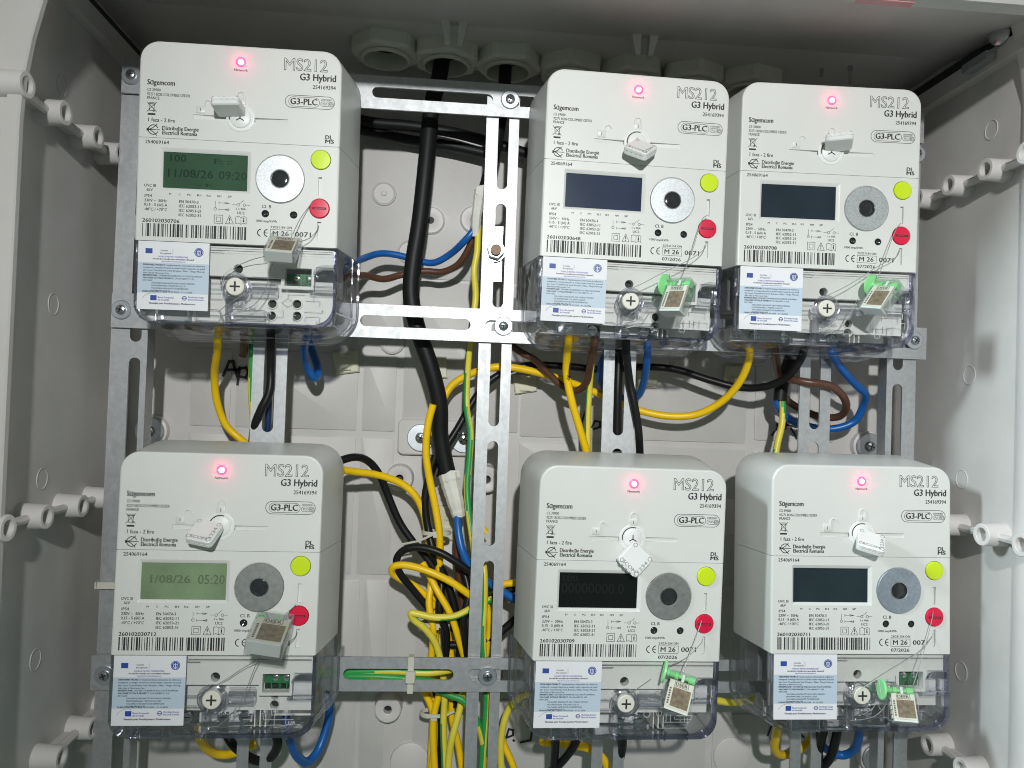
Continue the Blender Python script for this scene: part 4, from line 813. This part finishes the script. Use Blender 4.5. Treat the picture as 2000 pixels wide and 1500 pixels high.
# upper middle
hookw = wire('yellow wire with black marker hooks dropping from the upper middle meter', [(1112, 620, 36), (1111, 665, 42), (1107, 700, 56), (1107, 735, 64), (1117, 785, 66), (1130, 830, 70), (1145, 880, 74), (1150, 900, 76)], 'yellow', 2.7)
wire('brown wire dipping from behind the middle strip up into the upper middle meter', [(985, 655, 86), (1010, 683, 86), (1045, 703, 88), (1072, 730, 92), (1098, 754, 94), (1124, 763, 90), (1145, 748, 80), (1152, 715, 66), (1160, 680, 46), (1164, 640, 40)], 'brown', 2.5)
wire('green and yellow wire running straight down beside the yellow one, upper middle', [(1166, 650, 50), (1158, 690, 70), (1152, 750, 82), (1148, 820, 84), (1148, 890, 84)], 'yg', 2.2, .01)
wire('blue wire half hidden left of the strip below the upper middle meter', [(1205, 630, 60), (1188, 680, 80), (1174, 715, 92), (1174, 745, 98), (1186, 768, 104), (1206, 776, 106), (1243, 776, 100), (1258, 745, 80), (1264, 700, 56), (1266, 650, 42), (1267, 620, 38)], 'blue', 2.6)
wire('black wire seen through the strip slot below the upper middle meter', [(1208, 640, 64), (1208, 700, 70), (1206, 770, 70), (1205, 880, 74)], 'black', 3.2)
wire('black wire slanting down across the strip between the middle meters', [(1225, 620, 38), (1223, 680, 46), (1229, 740, 54), (1239, 790, 55), (1247, 840, 58), (1250, 890, 66)], 'black', 2.7)
wire('long yellow wire swinging from the thick cable under both upper right meters', [(838, 850, 100), (850, 815, 102), (868, 775, 104), (888, 748, 104), (925, 728, 102), (968, 717, 98), (1015, 720, 98), (1080, 736, 100), (1140, 757, 104), (1195, 780, 106), (1250, 802, 104), (1310, 813, 100), (1365, 808, 94), (1415, 780, 82), (1448, 740, 68), (1464, 695, 54), (1458, 665, 44), (1448, 640, 40)], 'yellow', 2.7)
wire('long black wire running level behind the strips to the top right meter', [(850, 930, 100), (868, 880, 102), (895, 835, 104), (935, 768, 106), (975, 732, 106), (1030, 714, 106), (1110, 716, 106), (1180, 722, 106), (1260, 717, 104), (1320, 722, 102), (1385, 742, 98), (1440, 756, 92), (1490, 756, 80), (1535, 738, 66), (1562, 705, 52), (1575, 670, 44)], 'black', 2.7)
# upper right
cable('thick_cable', 'short black cable jacket ending in tape under the top right meter', 'cable', [(1562, 640, 50), (1552, 680, 74), (1538, 720, 88), (1527, 752, 92), (1523, 782, 92)], 5.4, 'jacket', 14)
wire('brown wire looping right from the black jacket under the top right meter', [(1528, 735, 96), (1545, 741, 66), (1580, 747, 56), (1620, 753, 55), (1645, 772, 58), (1653, 795, 70), (1640, 813, 84), (1610, 815, 96), (1575, 805, 102), (1545, 788, 98), (1530, 775, 94)], 'brown', 2.7)
wire('brown wire stub rising into the top right meter cover', [(1522, 740, 92), (1518, 715, 76), (1514, 685, 52), (1512, 650, 44)], 'brown', 2.5)
wire('bright blue wire kinked down right of the strip under the top right meter', [(1618, 660, 42), (1626, 692, 48), (1645, 722, 58), (1670, 750, 70), (1690, 770, 80), (1686, 792, 90), (1672, 820, 98), (1645, 834, 102), (1610, 838, 106), (1570, 830, 106), (1540, 818, 102), (1522, 798, 96), (1517, 778, 94)], 'blue', 2.8)
wire('green and yellow wire coming out of the black jacket under the top right meter', [(1527, 770, 92), (1529, 800, 90), (1527, 830, 88), (1520, 860, 86), (1514, 890, 84)], 'yg', 2.4, .16)
# lower left and the central bundle
wire('black wire curving from the lower left meter down into the bundle', [(650, 905, 62), (690, 893, 72), (718, 900, 84), (740, 925, 90), (757, 965, 94), (778, 1015, 96), (802, 1052, 96), (832, 1088, 96), (854, 1122, 96), (862, 1165, 98), (868, 1230, 100), (872, 1300, 100)], 'black', 2.7)
wire('yellow wire curving from the lower left meter down into the bundle', [(650, 915, 62), (690, 921, 76), (740, 928, 88), (785, 945, 94), (812, 970, 96), (828, 1005, 98), (838, 1060, 102), (846, 1120, 104), (848, 1200, 104), (852, 1300, 104), (846, 1400, 104), (840, 1520, 104)], 'yellow', 2.6)
wire('yellow wire running down beside the thick cable into the bundle', [(846, 790, 80), (836, 830, 82), (832, 880, 84), (838, 930, 86), (850, 990, 88), (858, 1040, 88), (859, 1085, 90), (857, 1140, 94), (866, 1200, 96), (878, 1260, 98), (884, 1320, 100)], 'yellow', 2.6)
wire('black wire hidden behind the yellow one beside the thick cable', [(850, 890, 96), (838, 930, 96), (830, 980, 96), (836, 1030, 96), (848, 1080, 92), (868, 1125, 92), (884, 1170, 92), (895, 1230, 92), (897, 1300, 94), (890, 1380, 98)], 'black', 2.8)
wire('blue wire leaving the cream tape down behind the middle strip', [(893, 998, 90), (895, 1035, 84), (903, 1075, 80), (920, 1108, 80), (950, 1135, 82), (985, 1158, 84), (1030, 1185, 84)], 'blue', 2.8)
wire('brown wire leaving the cream tape straight down', [(896, 1000, 94), (892, 1060, 96), (896, 1120, 98), (902, 1180, 100), (910, 1250, 102)], 'brown', 2.5)
wire('yellow wire end showing right of the cream tape', [(905, 985, 96), (912, 1000, 94), (930, 1018, 92), (950, 1040, 92)], 'yellow', 2.3)
wire('black wire loop bulging left of the bundle, arching over the yellow loop', [(842, 1195, 92), (805, 1150, 88), (780, 1118, 84), (775, 1092, 82), (790, 1074, 80), (820, 1069, 78), (856, 1078, 76), (890, 1097, 76), (925, 1122, 78), (960, 1150, 84)], 'black', 2.6)
wire('yellow wire loop bulging left of the bundle', [(850, 1185, 96), (815, 1148, 92), (784, 1132, 88), (766, 1118, 84), (772, 1105, 80), (800, 1105, 78), (840, 1117, 76), (880, 1136, 76), (915, 1160, 78), (950, 1185, 84)], 'yellow', 2.5)
wire('green and yellow wire turning back sharply at the left of the bundle', [(960, 1170, 86), (925, 1186, 80), (890, 1203, 76), (850, 1206, 74), (815, 1199, 74), (803, 1198, 74), (808, 1210, 76), (828, 1226, 78), (846, 1248, 80), (856, 1272, 82), (864, 1310, 84), (868, 1360, 86), (866, 1420, 88), (870, 1520, 90)], 'yg', 2.4, .05)
wire('green and yellow wire showing through the slot of the middle strip', [(940, 1080, 84), (946, 1120, 76), (946, 1180, 76), (943, 1250, 76), (950, 1360, 78), (945, 1440, 78), (940, 1520, 80)], 'yg', 2.4, .02)
wire('yellow wire crossing behind the middle strip low down', [(930, 1110, 92), (950, 1180, 90), (956, 1230, 90), (940, 1300, 92), (905, 1290, 94), (890, 1250, 96)], 'yellow', 2.5)
wire('black wire crossing up behind the middle strip to the lower middle meter', [(880, 1260, 94), (925, 1258, 92), (970, 1240, 90), (1012, 1205, 88), (1050, 1180, 80)], 'black', 2.8)
wire('upper black wire behind the middle strip reaching the lower middle meter', [(880, 1230, 98), (925, 1190, 96), (980, 1158, 94), (1030, 1145, 90)], 'black', 2.6)
wire('yellow wire reaching from the middle strip to the lower middle meter', [(930, 1160, 96), (970, 1143, 92), (1015, 1138, 88), (1060, 1134, 80)], 'yellow', 2.5)
wire('yellow wire threading down the left side of the upper bundle tie', [(846, 1095, 98), (842, 1140, 92), (838, 1180, 88), (846, 1230, 86), (842, 1290, 90), (836, 1350, 96)], 'yellow', 2.5)
wire('black wire threading between the yellow wires at the upper bundle tie', [(852, 1090, 100), (862, 1140, 90), (858, 1190, 86), (872, 1240, 88), (868, 1300, 92), (858, 1370, 96), (864, 1440, 100)], 'black', 2.7)
wire('yellow wire crossing from the loops towards the foot of the middle strip', [(826, 1100, 94), (852, 1150, 84), (880, 1200, 82), (898, 1255, 84), (915, 1310, 90), (930, 1360, 96)], 'yellow', 2.4)
wire('black wire at the right flank of the bundle running behind the lower strip', [(905, 1110, 90), (915, 1160, 84), (905, 1215, 82), (912, 1275, 84), (925, 1340, 90), (920, 1420, 94)], 'black', 2.7)
wire('green and yellow wire half buried at the right of the bundle', [(935, 1205, 92), (918, 1250, 86), (912, 1300, 86), (922, 1350, 88), (925, 1420, 92), (918, 1520, 96)], 'yg', 2.3, .04)
for k, (lab, pts) in enumerate([('green and yellow wire lying along the strip slot, upper of the pair', [(640, 1312, 72), (690, 1312, 68), (760, 1310, 66), (830, 1314, 67), (870, 1310, 70), (920, 1300, 76)]), ('green and yellow wire lying along the strip slot, lower of the pair', [(640, 1322, 74), (680, 1321, 67), (740, 1322, 65), (800, 1326, 67), (850, 1332, 72), (900, 1342, 80)])]): wire(lab, pts, 'yg', 2.4, .06)
wire('yellow wire forking left below the strip into the tied bundle', [(815, 1330, 98), (836, 1365, 96), (847, 1400, 96), (848, 1450, 98), (842, 1520, 98)], 'yellow', 2.5)
wire('yellow wire forking right below the strip into the tied bundle', [(866, 1330, 90), (850, 1385, 92), (846, 1430, 94), (850, 1520, 96)], 'yellow', 2.5)
wire('black wire in the tied bundle below the strip', [(850, 1340, 104), (858, 1400, 104), (862, 1460, 104), (858, 1520, 104)], 'black', 3.2)
wire('green and yellow wire hanging right of the tied bundle below the strip', [(905, 1340, 86), (898, 1385, 84), (886, 1430, 82), (878, 1470, 84), (874, 1520, 86)], 'yg', 2.4, .03)
wire('green and yellow wire bowing from the tied bundle to the middle strip', [(850, 1345, 80), (880, 1358, 76), (905, 1368, 74), (922, 1390, 74), (938, 1425, 76), (946, 1470, 80), (950, 1520, 84)], 'yg', 2.4, .05)
wire('yellow wire hanging behind the bowing green one', [(884, 1350, 98), (882, 1400, 98), (894, 1450, 98), (905, 1520, 98)], 'yellow', 2.4)
wire('green and yellow wire bowing out of the lower middle meter cover', [(1040, 1350, 60), (1015, 1362, 76), (994, 1385, 84), (982, 1420, 86), (978, 1465, 88), (980, 1520, 90)], 'yg', 2.4, .03)
wire('yellow wire at the foot of the lower middle meter left edge', [(975, 1420, 96), (985, 1455, 94), (1000, 1490, 92), (1010, 1520, 92)], 'yellow', 2.4)
wire('yellow wire arching under the lower middle meter cover', [(1060, 1448, 60), (1100, 1453, 76), (1145, 1460, 86), (1175, 1478, 90), (1190, 1510, 92), (1194, 1540, 92)], 'yellow', 2.9)
wire('upright black wire at the left below the lower middle meter', [(1086, 1420, 44), (1085, 1455, 62), (1082, 1500, 76), (1082, 1540, 80)], 'black', 2.8)
wire('slanting black wire below the lower middle meter', [(1135, 1420, 44), (1122, 1455, 58), (1100, 1485, 70), (1078, 1505, 80), (1050, 1520, 90)], 'black', 2.8)
wire('black wire hanging at the right below the lower middle meter', [(1216, 1420, 44), (1216, 1455, 58), (1210, 1485, 66), (1200, 1530, 76)], 'black', 2.9)
wire('yellow wire loop below the bottom right meter', [(1520, 1415, 42), (1515, 1440, 54), (1513, 1462, 66), (1525, 1474, 76), (1550, 1470, 86), (1578, 1450, 96), (1592, 1430, 100)], 'yellow', 2.9)
wire('blue wire loop below the bottom right meter', [(1582, 1415, 60), (1592, 1440, 72), (1615, 1464, 80), (1645, 1475, 80), (1668, 1464, 72), (1677, 1440, 56), (1678, 1415, 44)], 'blue', 2.9)
wire('black wire loop below the bottom right meter', [(1612, 1415, 44), (1603, 1450, 60), (1598, 1478, 66), (1608, 1494, 68), (1622, 1478, 62), (1632, 1445, 52), (1637, 1415, 44)], 'black', 3.0)
wire('yellow wire loop below the lower left meter', [(388, 1420, 46), (393, 1448, 66), (412, 1468, 84), (440, 1474, 94), (470, 1466, 102), (500, 1452, 106)], 'yellow', 2.9)
wire('black wire loop below the lower left meter', [(440, 1430, 88), (455, 1455, 84), (480, 1475, 76), (505, 1486, 70), (530, 1478, 62), (542, 1455, 52), (538, 1425, 44)], 'black', 3.0)
wire('blue wire loop rising at the right of the lower left meter', [(558, 1400, 40), (566, 1440, 50), (578, 1474, 66), (600, 1488, 80), (622, 1464, 90), (638, 1420, 96), (644, 1385, 98), (640, 1350, 98)], 'blue', 2.9)
wire('green and yellow wire passing behind the clear cover of the bottom right meter', [(1390, 1366, 80), (1430, 1372, 84), (1470, 1366, 84), (1505, 1345, 80)], 'yg', 2.5, .03)
# black marker hooks on the yellow wire
pts = [P(1113, 708, 55), P(1111, 725, 58), P(1112, 738, 60), P(1107, 734, 59)]
b = MB(); b.tube([p-hookw.location/S+Vector((0, -3.4, 0)) for p in smooth(pts, 5)], .5, 6); obj('marker_hook', b.mesh('marker_hook', 'marker'), hookw)

# ------------------------------------------------------------------ ties and adhesive mounts
def tie(label, u, v0, v1, y, w=4.2, depth=6):
    a, c = P(u, v0, y), P(u-2, v1, y); m_ = (a+c)/2; t = thing('cable_tie', label, 'cable tie', m_, 'cable ties'); h = (a.z-c.z)/2
    b = MB(); b.loft([[(-w/2, -1.0, 0), (w/2, -1.0, 0), (w/2, .1, 0), (-w/2, .1, 0)]], False, False) if 0 else b.box(-w/2, w/2, -1, .1, -h, h); b.box(-w/2, w/2, .1, depth, h-1, h); b.box(-w/2, w/2, .1, depth, -h, -h+1); obj('strap', b.mesh('strap', 'tie'), t)
    b = MB(); o = rr(-3.6, 3.6, -5, 3.6, 1, 3); b.loft([at(o, -1), at(o, -4), at(rr(-3, 3, -4.4, 3, .8, 3), -4.8)], cap1=True); b.box(-1.4, 1.4, -5, -4.6, -2, 1); obj('tie_head', b.mesh('tie_head', 'tie'), t); return t
tie('milky cable tie strapped round the lower horizontal strip', 803, 1283, 1354, 56)
t = thing('cable_tie', 'pale cable tie round the left upright strip beside the lower left meter', 'cable tie', P(206, 1143, 58), 'cable ties'); b = MB(); b.box(-6, 20, -1.4, 0, -2.4, 2.4); b.box(-7, -5.6, -1.4, 14, -2.4, 2.4); obj('strap', b.mesh('strap', 'tie'), t)
def hoop(label, u, v, y, r, tail):
    q = P(u, v, y); t = thing('cable_tie', label, 'cable tie', q, 'cable ties'); b = MB(); n = 20
    b.loft([[(rr_*math.cos(2*math.pi*i/n)*1.25, rr_*math.sin(2*math.pi*i/n)*.8, z) for i in range(n)] for rr_, z in ((r, -1.5), (r+.7, -1.5), (r+.7, 1.5), (r, 1.5), (r, -1.5))]); obj('strap', b.mesh('strap', 'tie'), t)
    b = MB(); b.box(-2.2, 2.2, -r*.8-3, -r*.8-.5, -2.4, 2.4); b.tube([(-2, -r*.8-3, 0), (tail[0]*.5, -r*.8-4, tail[1]*.5-1), (tail[0], -r*.8-3, tail[1])], .9, 6); obj('tie_head', b.mesh('tie_head', 'tie'), t)
hoop('cable tie binding the bundle beside the middle strip, above the lower strip', 852, 1217, 96, 9, (-14, 3)); hoop('cable tie binding the yellow wires below the lower strip', 848, 1392, 98, 8.5, (16, 5)); hoop('cable tie on the cream mount beside the cream tape', 852, 1040, 96, 8.5, (-26, -8))
def mount(label, pts):
    c = P(sum(p[0] for p in pts)/4, sum(p[1] for p in pts)/4, YB-4); t = thing('adhesive_mount', label, 'cable mount', c, 'adhesive cable mounts')
    q = [P(u, v, YB-4)-c for u, v in pts]; b = MB(); b.loft([[p+Vector((0, 4, 0)) for p in q], q, [p*.9+Vector((0, -1, 0)) for p in q]], cap1=True)
    for s in (-1, 1): b.box(-4.5, 4.5, -3.6, -.8, s*5-1.4, s*5+1.4)
    obj('mount_base', b.mesh('mount_base', 'mount', 25), t)
mount('cream adhesive mount right of the blue loop, below the top left meter', [(648, 688), (697, 684), (702, 726), (656, 732)])
mount('cream adhesive mount half behind the thick black cable', [(828, 694), (872, 696), (874, 738), (830, 738)])
mount('cream adhesive mount with glossy face right of the middle strip', [(1001, 732), (1046, 728), (1049, 764), (1006, 770)])
mount('cream adhesive mount beside the blue wire below the upper middle meter', [(1243, 723), (1286, 721), (1283, 758), (1246, 756)])
mount('cream adhesive mount behind the yellow swing, between the upper right meters', [(1416, 712), (1455, 712), (1452, 752), (1414, 750)])
mount('cream adhesive mount behind the cream tape in the bundle', [(850, 988), (905, 990), (908, 1056), (852, 1056)])
mount('cream adhesive mount behind the upper bundle tie', [(832, 1232), (882, 1236), (880, 1264), (830, 1262)])
